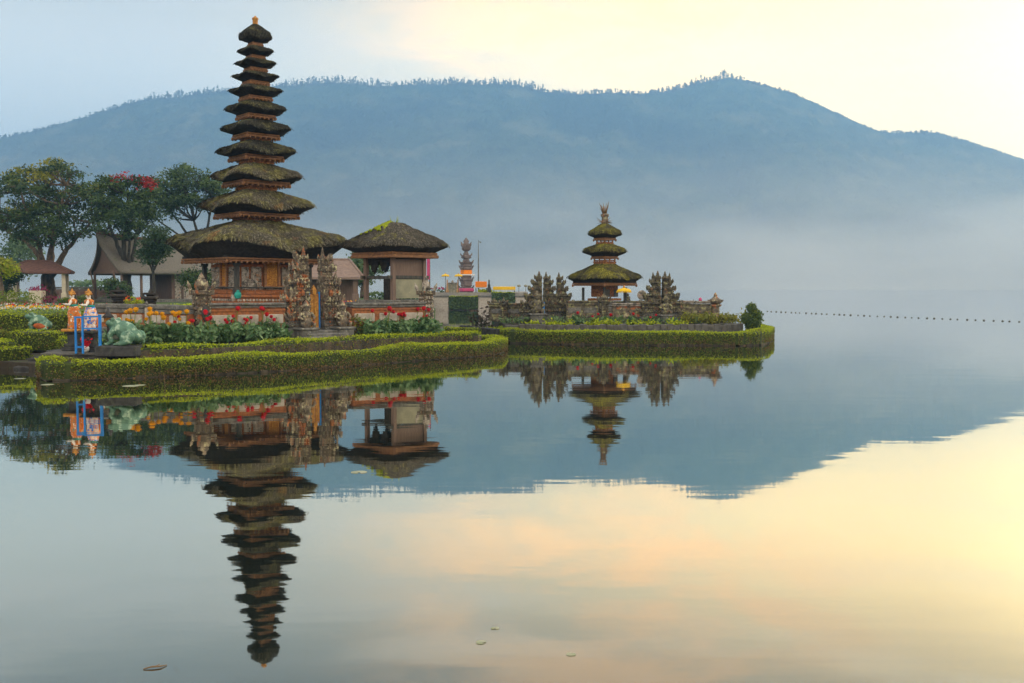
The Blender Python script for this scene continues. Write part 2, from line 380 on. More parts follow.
# ============================================================ SETTING
# ---- lake
def make_water():
    m, nt, bs = newmat('lake_water')
    for n in list(nt.nodes):
        if n != nt.nodes['Material Output']: nt.nodes.remove(n)
    out = nt.nodes['Material Output']
    t = ND(nt, 'ShaderNodeTexCoord')
    def nz(sc_, st, det):
        mp = ND(nt, 'ShaderNodeMapping'); mp.inputs['Scale'].default_value = st; nt.links.new(t.outputs['Object'], mp.inputs[0])
        n = ND(nt, 'ShaderNodeTexNoise'); n.inputs['Scale'].default_value = sc_; n.inputs['Detail'].default_value = det; nt.links.new(mp.outputs[0], n.inputs[0]); return n.outputs[0]
    a = nz(0.9, (.45, 1.6, 1), 2); b = nz(.12, (.5, 1.4, 1), 2); c = nz(4.5, (.6, 1.5, 1), 1)
    s1 = ND(nt, 'ShaderNodeMath', operation='MULTIPLY_ADD'); nt.links.new(b, s1.inputs[0]); s1.inputs[1].default_value = 2.2; nt.links.new(a, s1.inputs[2])
    s2 = ND(nt, 'ShaderNodeMath', operation='MULTIPLY_ADD'); nt.links.new(c, s2.inputs[0]); s2.inputs[1].default_value = .10; nt.links.new(s1.outputs[0], s2.inputs[2])
    bp = ND(nt, 'ShaderNodeBump'); bp.inputs['Strength'].default_value = 1.0; bp.inputs['Distance'].default_value = .0019; nt.links.new(s2.outputs[0], bp.inputs['Height'])
    rr = ND(nt, 'ShaderNodeMapRange'); nt.links.new(nz(.035, (.5, 1.8, 1), 4), rr.inputs[0])
    for i, q in enumerate((.5, .68, .018, .060)): rr.inputs[1 + i].default_value = q
    gl = ND(nt, 'ShaderNodeBsdfGlossy'); nt.links.new(rr.outputs[0], gl.inputs['Roughness']); gl.inputs['Roughness'].default_value = .025; pass; nt.links.new(bp.outputs[0], gl.inputs['Normal'])
    df = ND(nt, 'ShaderNodeBsdfDiffuse'); df.inputs['Color'].default_value = (.012, .017, .013, 1)
    lw = ND(nt, 'ShaderNodeLayerWeight'); lw.inputs['Blend'].default_value = .5
    nt.links.new(mixc(nt, ramp(nt, lw.outputs['Facing'], .82, 1.0), (1, .95, .82), (.97, .98, 1.0)), gl.inputs['Color'])
    rp = ND(nt, 'ShaderNodeMapRange'); nt.links.new(lw.outputs['Facing'], rp.inputs[0])
    for i, q in enumerate((.30, 1.0, .07, .99)): rp.inputs[1 + i].default_value = q
    mx = ND(nt, 'ShaderNodeMixShader'); nt.links.new(rp.outputs[0], mx.inputs[0]); nt.links.new(df.outputs[0], mx.inputs[1]); nt.links.new(gl.outputs[0], mx.inputs[2])
    nt.links.new(mx.outputs[0], out.inputs[0])
    b_ = MB(); b_.add([(-6000, -300, 0), (6000, -300, 0), (6000, 9000, 0), (-6000, 9000, 0)], [(0, 1, 2, 3)])
    return tag(b_.build('lake_water', m), 'mirror calm lake reflecting temples and morning sky', kind='structure')
make_water()

# ---- mountain across the lake
RIDGE = [(-500, 210), (-300, 170), (-120, 150), (0, 139), (40, 131), (80, 120), (120, 107), (150, 99), (180, 97), (200, 94), (240, 90), (290, 85), (340, 82), (380, 86), (420, 84), (470, 84), (520, 85), (545, 92), (580, 94), (610, 92), (640, 94), (670, 90), (700, 82), (725, 77), (750, 82), (790, 93), (820, 107), (850, 121), (878, 132), (900, 133), (930, 132), (960, 140), (990, 150), (1024, 161), (1150, 185), (1300, 200), (1500, 236)]
RX = [q[0] for q in RIDGE]; RY = [q[1] for q in RIDGE]
D_SH, D_RG = 1350.0, 2350.0
def make_mountain():
    nx, ny = 520, 90
    x0, x1 = X_(-500, D_RG), X_(1500, D_RG)
    vs, fs = [], []
    r2 = np.random.default_rng(3)
    ph = r2.uniform(0, 6.28, (14,)); fr = r2.uniform(.004, .022, (14,)); am = 1 / (fr / .004)
    for j in range(ny + 1):
        t = j / ny
        for i in range(nx + 1):
            x = x0 + (x1 - x0) * i / nx
            px = CX + x / D_RG * F_PX
            zr = Z_(float(np.interp(px, RX, RY)), D_RG)
            if t <= .8:
                u = t / .8; y = D_SH + (D_RG - D_SH) * u
                prof = .12 * u + .88 * (u ** 1.25)
                g = sum(am[k] * math.sin(fr[k] * (x + .35 * (k - 6) * (y - D_SH) * .3) + ph[k]) for k in range(14))
                z = zr * prof + g * 22 * math.sin(math.pi * min(1, u)) + r2.normal() * 4.5 * min(1, u * 6) * (1 if u < .97 else .3)
                y += g * 30 * math.sin(math.pi * u)
            else:
                u = (t - .8) / .2; y = D_RG + 900 * u; z = zr * (1 - .75 * u ** 1.5) - 4 * u
            vs.append((x, y, max(z, -3 if j == 0 else .6)))
    w = nx + 1
    for j in range(ny):
        for i in range(nx): fs.append((j * w + i, j * w + i + 1, (j + 1) * w + i + 1, (j + 1) * w + i))
    b = MB(); b.add(vs, fs, 0, True)
    tag(b.build('mountain', MAT['forest']), 'long forested mountain ridge across the lake fading into blue haze', kind='structure')
    # feathery trees along the crest
    tb = MB(); lp, ls = [], []
    def crest(px): return float(np.interp(px, RX, RY))
    px = -40.0
    while px < 1080:
        dens = 1.0
        if 150 < px < 215 or 285 < px < 385 or 400 < px < 545 or 690 < px < 735: dens = 2.4
        elif px > 860: dens = .7
        px += random.choice((.7, 1.0, 1.5, 3.2)) * random.uniform(.8, 1.6) / (dens ** .5)
        hp = random.choice((2.5, 3.5, 4.5, 6.2)) * random.uniform(.8, 1.2) if dens > 2 else random.uniform(1.5, 4.5)
        if px > 745: hp *= .6
        D = D_RG + random.uniform(-25, 5)
        base = P(px, crest(px) + 2.5, D); H = (hp + 2.5) * D / 1000
        tb.tube([base, base + Vector((random.uniform(-.6, .6), 0, H * .9))], [.7, .25], 3, 1, cap=False)
        for k in range(random.randint(14, 22)):
            f = random.uniform(.35, 1.0); s_ = (1.2 - f) * 2.2 + .5
            lp.append((base.x + random.gauss(0, s_ * .7), base.y + random.gauss(0, s_), base.z + H * f)); ls.append(random.uniform(2.6, 4.6))
    for i in range(4200):                      # low continuous scrub along the crest
        px = random.uniform(-40, 1080); b_ = P(px, crest(px) + 2.0, D_RG + random.uniform(-20, 10)); hh = abs(random.gauss(0, 3.2)) + 1.5 * math.sin(px * .21) + 1.2 * math.sin(px * .057 + 1)
        lp.append((b_.x, b_.y, b_.z + max(0, hh))); ls.append(random.uniform(2.4, 5.0))
    tb.leaves(lp, ls, 0, aspect=.8)
    tag(tb.build('ridge_trees', [MAT['ridge'], MAT['bark']]), 'feathery thin trees lining the mountain crest against the pale sky', kind='stuff')
make_mountain()

# ---- haze: one even volume round the whole place
def volmat(name, dens, col, aniso):
    m = bpy.data.materials.new(name); m.use_nodes = True; nt = m.node_tree
    for n in list(nt.nodes):
        if n != nt.nodes['Material Output']: nt.nodes.remove(n)
    v = ND(nt, 'ShaderNodeVolumePrincipled'); v.inputs['Density'].default_value = dens; v.inputs['Color'].default_value = (*col, 1); v.inputs['Anisotropy'].default_value = aniso
    nt.links.new(v.outputs[0], nt.nodes['Material Output'].inputs['Volume']); return m
hz = MB(); hz.box((0, 1640, 252), (7000, 3680, 506))
tag(hz.build('haze', volmat('haze_air', .00038, (.28, .58, 1.0), .27)), 'pale blue morning haze over the lake and mountain', kind='stuff')
# low morning mist lying on the far water, thinning out with height
def mist():
    m = volmat('mist_air', 0.0, (.97, .98, .96), .4); nt = m.node_tree; v = nt.nodes['Principled Volume']
    t = ND(nt, 'ShaderNodeTexCoord'); s_ = ND(nt, 'ShaderNodeSeparateXYZ'); nt.links.new(t.outputs['Object'], s_.inputs[0])
    e = ND(nt, 'ShaderNodeMath', operation='MULTIPLY'); nt.links.new(s_.outputs[2], e.inputs[0]); e.inputs[1].default_value = -1 / 50.0
    ex = ND(nt, 'ShaderNodeMath', operation='EXPONENT'); nt.links.new(e.outputs[0], ex.inputs[0])
    fy = ramp(nt, s_.outputs[1], 760, 1280); fx_ = ramp(nt, s_.outputs[2], 285, 120)
    wx = ND(nt, 'ShaderNodeMapRange', interpolation_type='SMOOTHSTEP'); nt.links.new(s_.outputs[0], wx.inputs[0])
    for i, q in enumerate((-300, 900, .75, 1.5)): wx.inputs[1 + i].default_value = q
    pn = ND(nt, 'ShaderNodeMapRange'); nt.links.new(noise(nt, .0042, 2, (1, .6, 3.2)), pn.inputs[0])
    for i, q in enumerate((.35, .68, .45, 1.7)): pn.inputs[1 + i].default_value = q
    nt.links.new(mul(nt, mul(nt, mul(nt, ex.outputs[0], .0052), mul(nt, wx.outputs[0], pn.outputs[0])), mul(nt, fy, fx_)), v.inputs['Density'])
    b = MB(); b.box((0, 1160, 143.6), (5200, 1480, 288.8)); tag(b.build('mist_bank', m), 'pale morning mist lying on the far water at the foot of the mountain', kind='stuff')
mist()

# ---- ground of the left shore
def offs(pts, d):
    pts = [Vector((p[0], p[1], 0)) for p in pts]; out = []
    for i, p in enumerate(pts):
        t = (pts[min(i + 1, len(pts) - 1)] - pts[max(i - 1, 0)]).normalized(); out.append(p + Vector((-t.y, t.x, 0)) * d)
    return out
def poly2(pts): return [(p[0], p[1]) for p in pts]
W_OUT = [G(a, b, 0) for a, b in ((36, 374), (37.5, 379.5), (44, 381.5), (70, 381), (100, 380), (170, 377), (260, 373), (340, 367.5), (420, 361), (470, 357.5), (494, 355.3), (504, 353), (508, 350.5))]
W_OUT += [Vector((-.14, 40.3, 0)), Vector((-.5, 41.3, 0)), Vector((-1.2, 42, 0))]
terr = poly2(offs(W_OUT, .3)) + [(-2.1, 46), (-.7, 49.6), (-.7, 51.2), (-3.2, 52), (-3.9, 47), (-16, 52), (-42, 46), (-34, 31.0), (-15.6, 30.9), (-14.5, 30.2)]
b = MB(); b.prism(terr, -.6, .2, 0)
tag(b.build('shore_ground', MAT['soil']), 'low planted shore of the temple garden', kind='structure')
I_FR = [(-11.6, 29.0), (-10.9, 28.35)] + [tuple(G(a, b, .8)[:2]) for a, b in ((160, 346.3), (210, 344.8), (260, 342.6), (340, 338.3), (420, 334.2), (460, 333.2), (478, 333.4))] + [(-1.15, 37.6), (-1.5, 38.4), (-2.4, 38.9)]
temple = I_FR + [(-3.0, 41), (-3.9, 46), (-16, 51), (-16.2, 39.5), (-13.3, 38.0), (-13.0, 30.4)]
b = MB(); b.prism(temple, .15, .70, 0, 1)
tag(b.build('terrace_path', [MAT['kerb'], MAT['path']]), 'paved terrace in front of the temple wall', kind='structure')
b = MB(); b.prism([(-33, 40), (-16.3, 39.6), (-12.5, 45), (-3.6, 44.2), (-4.6, 60), (-8.4, 99), (-9, 125), (-120, 135), (-120, 44)], .3, 1.25, 0)
tag(b.build('garden_ground', MAT['lawn']), 'level lawn behind the temple', kind='structure')

U = Vector((math.cos(R(39.4)), math.sin(R(39.4)), 0)); NRM = Vector((math.sin(R(39.4)), -math.cos(R(39.4)), 0))
A_W = Vector((X_(200, 32.5), 32.5, 0))
def wall_pt(px):
    k = (px - 512) / 1000
    t = (k * A_W.y - A_W.x) / (U.x - k * U.y); return A_W + U * t
cp_ = [wall_pt(203) - NRM * .1, wall_pt(424) - NRM * .1]
court = [cp_[0][:2], cp_[1][:2], (cp_[1] - NRM * 7)[:2], (cp_[0] - NRM * 13)[:2]]
b = MB(); b.prism([tuple(q) for q in court], .5, 1.02, 0)
tag(b.build('courtyard_floor', MAT['path']), 'raised temple courtyard floor', kind='structure')

# ============================================================ HEDGES
def resample(pts, step):
    pts = [Vector((p[0], p[1], 0)) for p in pts]; out = [pts[0]]
    for a, c in zip(pts, pts[1:]):
        n = max(1, int((c - a).length / step))
        for i in range(1, n + 1): out.append(a.lerp(c, i / n))
    return out
def hedge(label, line, width, z0, z1, dens=260, leaf=.085, limetop=.85, brown=.25, group=None, cat='hedge', lime='leaf_lime', green='leaf_green'):
    line = resample(line, .25); n = len(line)
    core = MB(); vs = []; L = [0]
    for i in range(1, n): L.append(L[-1] + (line[i] - line[i - 1]).length)
    tot = L[-1]
    def half(s): e = min(s, tot - s); return width / 2 * (1 if e > width / 2 else math.sqrt(max(.02, 1 - (1 - e / (width / 2)) ** 2)))
    nrm = []
    for i, p in enumerate(line):
        t = (line[min(i + 1, n - 1)] - line[max(i - 1, 0)]).normalized(); q = Vector((-t.y, t.x, 0)); nrm.append(q); h = max(.03, half(L[i]) - .05)
        vs += [p + q * h + Vector((0, 0, z0)), p + q * h + Vector((0, 0, z1 - .1)), p + q * h * .8 + Vector((0, 0, z1 - .05)), p - q * h * .8 + Vector((0, 0, z1 - .05)), p - q * h + Vector((0, 0, z1 - .1)), p - q * h + Vector((0, 0, z0))]
    fs = []
    for i in range(n - 1):
        for k in range(5): fs.append((i * 6 + k, i * 6 + k + 1, i * 6 + 7 + k, i * 6 + 6 + k))
    fs += [tuple(range(6)), tuple(range(len(vs) - 1, len(vs) - 7, -1))]
    core.add(vs, fs, 0)
    N = int(tot * (width + 2 * (z1 - z0)) * dens)
    ss = rng.uniform(0, tot, N); per = rng.uniform(-1, 1, N) * (width / 2 + (z1 - z0))
    bk = [[], [], []]; bn = [[], [], []]
    Larr = np.array(L)
    wob = [(random.uniform(.5, 2.2), random.uniform(0, 6.3), random.uniform(.008, .022)) for _ in range(6)]
    for s_, w in zip(ss, per):
        i = min(n - 2, int(np.searchsorted(Larr, s_, 'right')) - 1); f = (s_ - L[i]) / max(1e-6, L[i + 1] - L[i])
        p = line[i].lerp(line[i + 1], f); q = nrm[i]; h = half(s_)
        wz = sum(a * math.sin(f_ * s_ + ph_) for f_, ph_, a in wob)
        dry = math.sin(s_ * 1.7 + wob[0][1]) + math.sin(s_ * .63 + wob[1][1]) + math.sin(s_ * 4.1 + wob[2][1]) * .7 + rng.normal() * .5
        if dry < -1.9 and rng.random() < .45: continue
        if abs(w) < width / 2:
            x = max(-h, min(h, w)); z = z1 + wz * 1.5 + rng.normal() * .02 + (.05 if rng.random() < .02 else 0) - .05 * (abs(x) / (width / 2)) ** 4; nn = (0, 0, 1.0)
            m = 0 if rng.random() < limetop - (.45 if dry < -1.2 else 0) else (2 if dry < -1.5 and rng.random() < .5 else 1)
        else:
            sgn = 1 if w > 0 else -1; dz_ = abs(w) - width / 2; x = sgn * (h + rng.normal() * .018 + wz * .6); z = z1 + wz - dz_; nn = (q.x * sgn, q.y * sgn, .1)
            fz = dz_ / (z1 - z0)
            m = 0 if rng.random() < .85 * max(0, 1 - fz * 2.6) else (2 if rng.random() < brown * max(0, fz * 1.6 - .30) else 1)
        bk[m].append((p.x + q.x * x, p.y + q.y * x, z)); bn[m].append(nn)
    # rounded caps at both ends
    for e, s_ in ((0, -1), (n - 1, 1)):
        t = (line[1] - line[0]).normalized() if e == 0 else (line[-1] - line[-2]).normalized()
        for _ in range(int(width * (z1 - z0) * dens * 1.2)):
            x = rng.uniform(-.35, .35) * width; z = rng.uniform(z0, z1); p = line[e] + t * (s_ * rng.uniform(-.02, .06)) + nrm[e] * x
            m = 0 if z > z1 - .08 else 1; bk[m].append((p.x, p.y, z)); bn[m].append((t.x * s_, t.y * s_, .1))
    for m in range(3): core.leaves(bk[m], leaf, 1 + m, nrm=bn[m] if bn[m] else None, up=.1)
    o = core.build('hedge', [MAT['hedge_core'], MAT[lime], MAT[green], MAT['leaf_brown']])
    return tag(o, label, cat, group)
def edging(label, line, width, z0, z1, group=None, mat='kerb'):
    line = resample(line, .3); m = MB(); i = 0
    for a, c in zip(line, line[1:]):
        mid = (a + c) / 2; d = c - a
        h = (z1 - z0) + random.uniform(-.05, .03); w = width + random.uniform(-.06, .05)
        m.bbox((mid.x, mid.y, z0 + h / 2), (d.length * random.uniform(.96, 1.04), w, h), .03, math.atan2(d.y, d.x))
        q = Vector((-d.y, d.x, 0)).normalized()
    return tag(m.build('stone_edging', MAT[mat]), label, 'edging', group)

edging('mossy stone edging rising from the water under the outermost low hedge', offs(W_OUT, .30), .46, -.4, .07)
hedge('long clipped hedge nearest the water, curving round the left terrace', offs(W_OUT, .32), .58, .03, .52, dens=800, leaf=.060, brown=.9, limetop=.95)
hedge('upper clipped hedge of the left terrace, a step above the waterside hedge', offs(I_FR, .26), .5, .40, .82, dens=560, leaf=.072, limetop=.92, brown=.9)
edging('rough grey stone footing under the upper terrace hedge', offs(I_FR, .26), .40, .1, .45, mat='lichen_dark')
# low curving hedges by the steps on the far left
hedge('low rounded hedge at the left edge of the photo beside the water', [(-24, 30.8), (-19, 30.9), (-16.4, 31.2), (-15.6, 32.2)], .62, .12, .62, dens=360, leaf=.075)
edging('dark stone footing under the hedge at the left edge beside the steps', [(-24, 30.75), (-19, 30.8), (-16.3, 31.1), (-15.4, 32.2)], .6, -.4, .2, mat='stone_dk')
hedge('thin looping hedge second from the water on the far left', [(-22, 32.6), (-18.4, 32.5), (-16.6, 33.0), (-17.6, 33.9), (-21, 34.2)], .5, .2, .74, dens=300, leaf=.075)
hedge('short low hedge between the steps and the frog on its stone block', [(-15.3, 33.8), (-13.4, 33.6), (-12.5, 33.4)], .55, .2, .78, dens=360, leaf=.075)
hedge('short low hedge just under the frog on its stone block', [(-17.6, 35.2), (-15.2, 35.4), (-13.2, 35.2)], .6, .3, .96, dens=320, leaf=.075)
hedge('low hedge at the far left with a yellowish top behind the looping hedge', [(-23, 35.6), (-19.6, 35.7), (-18.3, 36.2)], .6, .25, .92, dens=300, leaf=.08, lime='leaf_gold')
hedge('tall straight boundary hedge behind the frogs and the two painted statues', [(-24, 39.0), (-18, 38.6), (-14.4, 38.2), (-12.6, 38.0)], .8, .6, 1.5, dens=300, leaf=.085, limetop=.5)
# hedge strip that leads over to the second island
hedge('small back hedge on the narrow causeway between the two islands', [(-3.4, 50.3), (-2.2, 49.7), (-.75, 49.3)], .6, .1, .52, dens=300, leaf=.08)
# stone steps and block on the far left
def steps(name, label, parts, mat='stone', cat='steps', group=None):
    t = thing(name, label, cat, Vector(parts[0][0]), group=group); o = Vector(parts[0][0])
    for c, d, rz in parts:
        m = MB(); m.bbox(Vector(c) - o, d, .03, rz); m.build('step', MAT[mat], t)
    return t
steps('water_steps', 'grey stone steps going down to the water between two hedges', [((-14.95, 30.75, -.10), (.5, .9, .4), .1), ((-14.9, 31.6, .10), (.5, .9, .4), .06), ((-14.7, 32.5, .28), (.5, 1.0, .4), 0)], 'stone_dk')
m = MB(); m.bbox((0, 0, 0), (1.75, 1.3, .36), .04); m.bbox((0, -.02, .2), (1.85, 1.4, .08), .03)
tag(m.build('stone_slab', MAT['kerbgrey'], loc=(-12.55, 29.1, .40), rz=.15), 'broad flat grey slab under the two painted statues', 'slab')
# ============================================================ THATCHED ROOFS AND TOWERS
def thatch_mesh(half, z_tip, z_top, neck, seedv=0, p=7.0, dip=.07, n=80, blades=900, thick=None, curve=1.12, lift=.0, sb=.8, zb_=None):
    r2 = random.Random(seedv); b = MB()
    H = z_top - z_tip; t = min(.34, .42 * H) if thick is None else thick
    if zb_ is None: zb_ = z_tip - .4 * t
    def rad(th): return half / ((abs(math.cos(th)) ** p + abs(math.sin(th)) ** p) ** (1 / p))
    sn = neck / half
    prof = [(sb * .6, zb_ + .01), (sb, zb_), (.5 * sb + .47, zb_ * .55 + z_tip * .45 - .1 * t), (.965, z_tip - .22 * t), (.99, z_tip - .12 * t), (1.0, z_tip + .06 * t), (.99, z_tip + .30 * t), (.955, z_tip + .62 * t)]
    s0 = .90
    for k in range(11):
        x = 1 - k / 10.0; s = sn + (s0 - sn) * x
        prof.append((s, z_tip + t + (H - t) * (1 - x ** curve)))
    ph = [(r2.uniform(0, 6.3), r2.randint(3, 17), r2.uniform(.003, .012)) for _ in range(10)]
    def surf(th, s, z):
        cor = abs(math.sin(2 * th)) ** 1.3; fade = smooth(sb, 1.0, s) if z < z_tip - .05 * t else smooth(.35, .95, s)
        w = sum(a * math.sin(k * th + f) for f, k, a in ph)
        rr = rad(th) * s * (1 + w * .8 * fade)
        return Vector((rr * math.cos(th), rr * math.sin(th), z - dip * half * (1 - cor) * fade + lift * half * cor * fade + w * half * .35 * fade))
    vs = []
    for s, z in prof:
        for k in range(n):
            th = 2 * math.pi * k / n; q = surf(th, s, z); j = .006 * half + .006
            vs.append(q + Vector((r2.gauss(0, j), r2.gauss(0, j), r2.gauss(0, j))))
    fs = []
    for i in range(len(prof) - 1):
        for k in range(n): fs.append((i * n + k, i * n + (k + 1) % n, (i + 1) * n + (k + 1) % n, (i + 1) * n + k))
    nu = 4 * n; b.add(vs, [q for q in fs[nu:]] + [tuple(range((len(prof) - 1) * n, len(prof) * n))], 0, True); b.add(vs[:5 * n], fs[:nu] + [tuple(range(n - 1, -1, -1))], 1, True)
    # straw tufts lying down the slope and fringing the eave
    pr = prof[5:]
    for _ in range(blades):
        th = r2.uniform(0, 2 * math.pi)
        if r2.random() < .3: i = r2.choice((0, 0, 1, 2)); f = r2.random()
        else: i = r2.randint(1, len(pr) - 2); f = r2.random()
        s = pr[i][0] + (pr[i + 1][0] - pr[i][0]) * f; z = pr[i][1] + (pr[i + 1][1] - pr[i][1]) * f
        a = surf(th, s, z); d = surf(th, min(1.0, s + .02), z) - surf(th, s - .03, z + .03 * H)
        dn = Vector((math.cos(th), math.sin(th), -1.1 if i == 0 else -.75)).normalized()
        L = min(.15, half * r2.uniform(.02, .075) + .03); wd = r2.uniform(.012, .03) + half * .004
        tg = Vector((-math.sin(th), math.cos(th), 0)); up = Vector((math.cos(th) * .5, math.sin(th) * .5, .8)) * (.012 + half * .006)
        a = a + up
        b.add([a - tg * wd, a + tg * wd, a + dn * L + tg * wd * .3 + up * r2.uniform(-.5, 1), a + dn * L - tg * wd * .3], [(0, 1, 2, 3)], 0)
    return b
def carve_on(mb, cx, y, cz, w, h, n, s=(.04, .1), depth=.04, m=0, rz=0.0, axis='y', r2=random):
    """relief carving laid out in mirrored rows: lozenges, bosses and curling leaves on a face"""
    cell = max((s[0] + s[1]) * .62, math.sqrt(max(1e-4, w * h / max(4, n))) * 1.05)
    nx = max(1, int(w / 2 / cell + .5)); nz = max(1, int(h / cell + .5)); sg = 1 if y >= 0 else -1
    def put(c): return c if axis == 'y' else (c[1], c[0], c[2])
    kind = r2.randint(0, 3)
    for iz in range(nz):
        z = cz - h / 2 + (iz + .5) * h / nz; row = (iz + kind) % 4; dj = depth * r2.uniform(.7, 1.4)
        for ix in range(nx + 1):
            x0 = ix * w / 2 / max(1, nx); a = cell * r2.uniform(.72, .95); e = r2.uniform(-.2, .2)
            for sd in ((-1, 1) if ix else (1,)):
                x = cx + sd * min(x0, w / 2 - a * .3)
                if row == 0: dd = (a * .72, dj * 2, a * .72); rot = Matrix.Rotation(math.pi / 4, 3, 'Y' if axis == 'y' else 'X')
                elif row == 1: dd = (a * .9, dj * 1.6, a * .42); rot = Matrix.Rotation(sd * (.6 + e), 3, 'Y' if axis == 'y' else 'X')
                elif row == 2: dd = (a * .5, dj * 2.2, a * .8); rot = Matrix.Rotation(-sd * (.35 + e), 3, 'Y' if axis == 'y' else 'X')
                else:
                    d3 = (0, sg * dj * 2.2, a * .55); mb.spike(put((x, y, z - a * .3)), put(d3), a * .34, m); continue
                c = put((x, y, z)); d2 = dd if axis == 'y' else (dd[1], dd[0], dd[2]); mb.box(c, d2, 0, m, rot)
def tower(root, D, tiers, phi, roofmat, p=9.0, gap=False, dip=.13, curve=1.12, thick=None):
    """tiers from the bottom: (tip y, top y, beam top y, beam bottom y, roof half px, beam half px, neck half px under the beam)"""
    base = root.location; k = D / 1000; c = math.cos(phi)
    prev_top = None
    for i, (yt, yp, b0, b1, w, bw, nw, mt, nb) in enumerate(tiers):
        half = .95 * w * k / c / (2 ** (.5 - 1 / p)); zt = Z_(yt, D) - base.z; zp = Z_(yp, D) - base.z
        nxt = tiers[i + 1][6] * k / c / math.sqrt(2) if i + 1 < len(tiers) else .10
        kn = D / 1000
        bz1 = Z_(b0, D - half * .9) - base.z; bz0 = Z_(b1, D - half * .9) - base.z
        bs_ = bw * k / c * math.sqrt(2)
        ns = nw * k / c * math.sqrt(2)
        if prev_top is not None:
            nb_ = MB(); z0 = prev_top - .12
            if gap:
                zc = z0 + (bz0 - z0) * .62
                nb_.bbox((0, 0, (z0 + zc) / 2), (ns, ns, zc - z0), .02)
                nb_.bbox((0, 0, zc - .03), (ns * 1.06, ns * 1.06, .05), .01)
                for sx in (-1, 0, 1):
                    for sy in (-1, 0, 1):
                        if sx or sy: nb_.box((sx * ns * .45, sy * ns * .45, (zc + bz0) / 2), (.06, .06, bz0 - zc + .1))
            else:
                nb_.bbox((0, 0, (z0 + bz0) / 2 + .02), (ns, ns, bz0 - z0 + .06), .02)
            hN = bz0 - prev_top
            for sd in (-1, 1):
                carve_on(nb_, 0, sd * ns / 2, (prev_top + bz0) / 2, ns * .9, hN * .6, max(10, int(ns * 16)), (.04, .09), .02)
                carve_on(nb_, 0, sd * ns / 2, (prev_top + bz0) / 2, ns * .9, hN * .6, max(10, int(ns * 16)), (.04, .09), .02, axis='x')
            nb_.build('tower_storey', MAT['neckwood'], root)
        bm = MB(); h = bz1 - bz0
        bm.bbox((0, 0, bz0 + h * .3), (bs_, bs_, h * .6), .02); bm.bbox((0, 0, bz0 + h * .8), (bs_ * 1.04, bs_ * 1.04, h * .38), .02)
        bm.box((0, 0, bz1 + .05), (bs_ * 1.02, bs_ * 1.02, .1), 0, 1)
        for sx in (-1, 1):
            for sy in (-1, 1): bm.blob((sx * bs_ * .51, sy * bs_ * .51, bz0 + h * .1), (.09 * h * 5, .09 * h * 5, h * .55), 6)
        n_d = 0 if gap else max(6, int(bs_ / .22))
        for q in range(n_d):                       # small dentils under the beam
            x = (q + .5) / n_d * bs_ - bs_ / 2
            for sd in (-1, 1): bm.box((x, sd * bs_ * .5, bz0 - .02), (.06, .06, .07), 0, 0); bm.box((sd * bs_ * .5, x, bz0 - .02), (.06, .06, .07), 0, 0)
        bm.build('eave_beam', [MAT['beam'], MAT['under']], root)
        neck_half = max(.09, nxt * .5 * 2 * .60 if i + 1 < len(tiers) else .10)
        if i + 1 < len(tiers): neck_half = tiers[i + 1][6] * k / c / math.sqrt(2) * 1.02
        rf = thatch_mesh(half, zt, zp, neck_half, 11 + i, p=p, blades=nb, dip=dip, curve=curve, thick=thick, sb=bs_ / 2 / half * 1.03, zb_=bz1 + .02).build('thatch_roof', [MAT[mt], MAT['under']], root)
        prev_top = zp
    return prev_top, rf

# ---- the eleven-roofed tower
TD = 41.5
tw = thing('meru_tower', 'tallest temple tower with eleven stacked dark thatched roofs', 'temple tower', (X_(256.5, TD), TD, 1.0), R(39.4))
TB, TK = 'thatch_black', 'thatch'
TIERS = [(243.5, 221.5, 257.5, 261.5, 91, 71, 42, TK, 3600), (207, 191, 211.5, 215.5, 58.3, 40, 23.5, TK, 2200), (178, 164.5, 179, 183.5, 46.2, 31.5, 20, TK, 1700),
         (153, 141.5, 153, 157.5, 39.7, 25.5, 17, TB, 1200), (130, 120.2, 131.5, 135.5, 35.6, 22, 14.2, TB, 1000), (110, 101, 112, 115.7, 31.3, 18.5, 12.2, TB, 800),
         (91.5, 85.6, 93.8, 97, 27.2, 15.5, 10.5, TB, 700), (77, 72.3, 78.8, 81.8, 23.5, 12.8, 8.8, TB, 600), (64, 58.8, 65.5, 68.2, 21, 11, 7.8, TB, 500), (52, 46, 53.3, 55.8, 18.3, 9, 6.5, TB, 420), (38.5, 24.5, 40.5, 43, 16.6, 7, 5.4, TB, 420)]
top, rf = tower(tw, TD, TIERS, R(20), TK, curve=.95)
m = MB(); m.lathe([(.11, 0), (.125, .04), (.11, .08), (.115, .26), (.14, .29), (.13, .34), (.07, .36), (.03, .42)], 8, (0, 0, top - .08)); m.build('finial', MAT['gold'], rf)
tw.rotation_mode = 'ZYX'; tw.rotation_euler = (0, R(.45), R(39.4))
def zl(py, D, root): return Z_(py, D) - root.location.z
